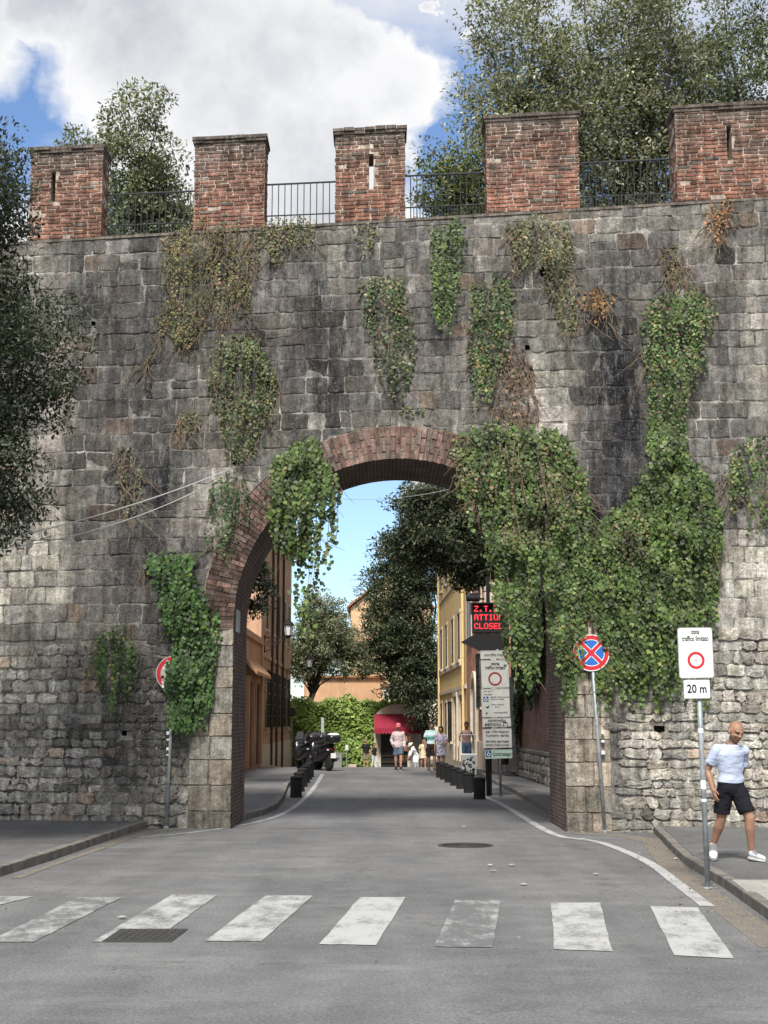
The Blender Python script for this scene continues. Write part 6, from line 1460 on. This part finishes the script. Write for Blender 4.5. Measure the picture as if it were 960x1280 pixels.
for px, py, rz, lb, tc_ in SC:
    s_ = scooter(lb, tc_); s_.location = gp(px, py) + Vector((0, .8, 0)); s_.location.z = gz(s_.location.y); s_.rotation_euler = (0, 0, rz); s_.scale = (1.1, 1.1, 1.1)

# fallen leaves and scraps in the gutter
n = 520; P = []; 
for i in range(n):
    t = rnd.random(); 
    if i < 260: a_, b_ = gp(815, 1040), gp(935, 1145); q = a_.lerp(b_, t); q += Vector((-rnd.random() ** 2 * .7, -rnd.random() * .2, 0))
    elif i < 400: a_, b_ = gp(705, 1040), gp(815, 1040); q = a_.lerp(b_, t); q += Vector((0, -rnd.random() * .25, 0))
    elif i < 460: a_, b_ = gp(140, 1045), gp(285, 1034); q = a_.lerp(b_, t); q += Vector((0, -rnd.random() * .3, 0))
    else: q = gp(rnd.uniform(0, 960), rnd.uniform(1045, 1260))
    q.z = .012 + rnd.random() * .01; P.append(q[:])
C = pick_cols(n, [(.20, .14, .07), (.30, .24, .14), (.12, .09, .05), (.5, .48, .42)], [4, 3, 3, .5], .3)
tag(leaf_mesh('fallen_leaves', P, np.c_[rng.normal(0, 1, (n, 2)), rng.normal(0, .1, n)], np.c_[rng.normal(0, .3, (n, 2)), np.ones(n)], rng.uniform(.02, .05, n), C, LEAF_OAK, M['dryleaf'], None), kind='stuff')
mb = MB()
for px, py in ((580, 1034 - 745 + 745), (613, 1083), (617, 1090), (640, 1083), (745, 1094), (655, 1107), (285, 1034), (152, 1149), (830, 1055), (845, 1075), (730, 1050)):
    q = gp(px, py); q.z = .014; a_ = rnd.uniform(0, 3); mb.add([q + Vector((.05 * math.cos(a_ + k * 1.57) * rnd.uniform(.5, 1.1), .05 * math.sin(a_ + k * 1.57), rnd.uniform(0, .015))) for k in range(4)], [(0, 1, 2, 3)])
tag(mb.build('litter', M['marble']), kind='stuff')



# ------------------------------------------------------------------ sky, sun, camera
w = bpy.data.worlds.new('World'); S.world = w; w.use_nodes = True
SUN_EL, SUN_AZ = R(50), R(190)      # azimuth clockwise from +Y
nt = NT(w)
sky = nt.n('ShaderNodeTexSky', sky_type='NISHITA', sun_disc=False, sun_elevation=SUN_EL, sun_rotation=SUN_AZ, air_density=1.0, dust_density=.6, ozone_density=1.5)
tc = nt.n('ShaderNodeTexCoord').outputs['Generated']
# cumulus drawn as soft lumps in the direction sphere, roughened by noise
def cdir(px, py): a, b, c = ray(px, py); return Vector((a, b, c)).normalized()
warp = nt.n('ShaderNodeTexNoise', i={'Vector': tc, 'Scale': 7.0, 'Detail': 8.0, 'Roughness': .62}).outputs['Color']
wv = nt.n('ShaderNodeVectorMath', operation='SCALE', i={0: nt.n('ShaderNodeVectorMath', operation='SUBTRACT', i={0: warp, 1: (.5, .5, .5)}).outputs[0], 'Scale': .13}).outputs[0]
dv = nt.n('ShaderNodeVectorMath', operation='ADD', i={0: tc, 1: wv}).outputs[0]
tot = None
for px, py, rad in ((312, 150, 0.112), (215, 45, 0.091), (395, 105, 0.076), (480, 125, 0.053), (60, -12, 0.042), (390, 250, 0.079), (275, 290, 0.076), (462, 215, 0.045), (-120, -60, 0.10), (0, 560, 0.182), (548, 628, 0.018), (450, 75, 0.036), (-560, 300, 0.24), (1500, 200, 0.303), (1250, 700, 0.242), (650, -900, 0.424), (190, -120, 0.12), (560, 12, 0.010), (600, 60, 0.006)):
    c = cdir(px, py)
    d = nt.n('ShaderNodeVectorMath', operation='DISTANCE', i={0: dv, 1: c}).outputs['Value']
    v = nt.mr(d, rad * .45, rad * 1.06, 1, 0)
    tot = v if tot is None else nt.math('MAXIMUM', tot, v)
# clouds elsewhere in the sky so the light is soft all round
nz = nt.noise(nt.n('ShaderNodeMapping', i={0: tc, 'Scale': (1, 1, 1.6)}).outputs[0], 2.2, 7, .6)
yy = nt.n('ShaderNodeSeparateXYZ', i={0: tc}).outputs[1]
beh = nt.math('MULTIPLY', nt.mr(nz, .42, .55), nt.mr(yy, .55, .25))
tot = nt.math('MAXIMUM', tot, beh)
sh = nt.noise(nt.n('ShaderNodeMapping', i={0: tc, 'Location': (.3, .1, .25)}).outputs[0], 3.2, 7, .55)
fine = nt.noise(tc, 17, 6, .6)
shd = nt.math('ADD', nt.math('MULTIPLY', sh, .8), nt.math('MULTIPLY', fine, .28))
edge = nt.mr(tot, .2, .95, 1.0, 0.0)
cl = nt.mix(nt.mr(shd, .45, .60), (3.05, 3.15, 3.45), (4.9, 4.92, 5.0))
cl = nt.mix(nt.math('MULTIPLY', edge, .85), cl, (5.4, 5.4, 5.4))
skc = nt.n('ShaderNodeVectorMath', operation='MULTIPLY', i={0: sky.outputs[0], 1: (.80, .88, 1.0)}).outputs[0]
cir = nt.noise(nt.n('ShaderNodeMapping', i={0: tc, 'Scale': (1.2, 1, 5.5), 'Rotation': (0, .15, 0)}).outputs[0], 5.5, 8, .62, .6)
skc = nt.mix(nt.mr(cir, .54, .78, 0, .45), skc, (5.0, 5.1, 5.2))
mixc = nt.mix(nt.mr(tot, .05, .42), skc, cl)
bg = nt.n('ShaderNodeBackground', i={'Color': mixc, 'Strength': .075})
nt.n('ShaderNodeOutputWorld', i={0: bg.outputs[0]})
sd = bpy.data.lights.new('sun', 'SUN'); sd.energy = 2.4; sd.angle = R(14); sd.color = (1, .95, .87)
so = bpy.data.objects.new('sun', sd); COL.objects.link(so)
dirv = Vector((math.sin(SUN_AZ) * math.cos(SUN_EL), math.cos(SUN_AZ) * math.cos(SUN_EL), math.sin(SUN_EL)))
so.rotation_euler = dirv.to_track_quat('Z', 'Y').to_euler(); so.location = (0, -10, 40)
cam = bpy.data.cameras.new('camera'); co = bpy.data.objects.new('camera', cam); COL.objects.link(co)
cam.sensor_fit = 'VERTICAL'; cam.sensor_height = 36; cam.lens = F / 1280 * 36; cam.clip_end = 6000
co.location = (0, 0, H0); co.rotation_euler = (math.pi / 2 + PITCH, 0, 0); S.camera = co
S.view_settings.view_transform = 'Standard'; S.view_settings.look = 'None'; S.view_settings.exposure = 1.36; S.view_settings.gamma = 1
S.cycles.max_bounces = 6; S.cycles.diffuse_bounces = 3; S.cycles.transparent_max_bounces = 4; S.cycles.use_denoising = True
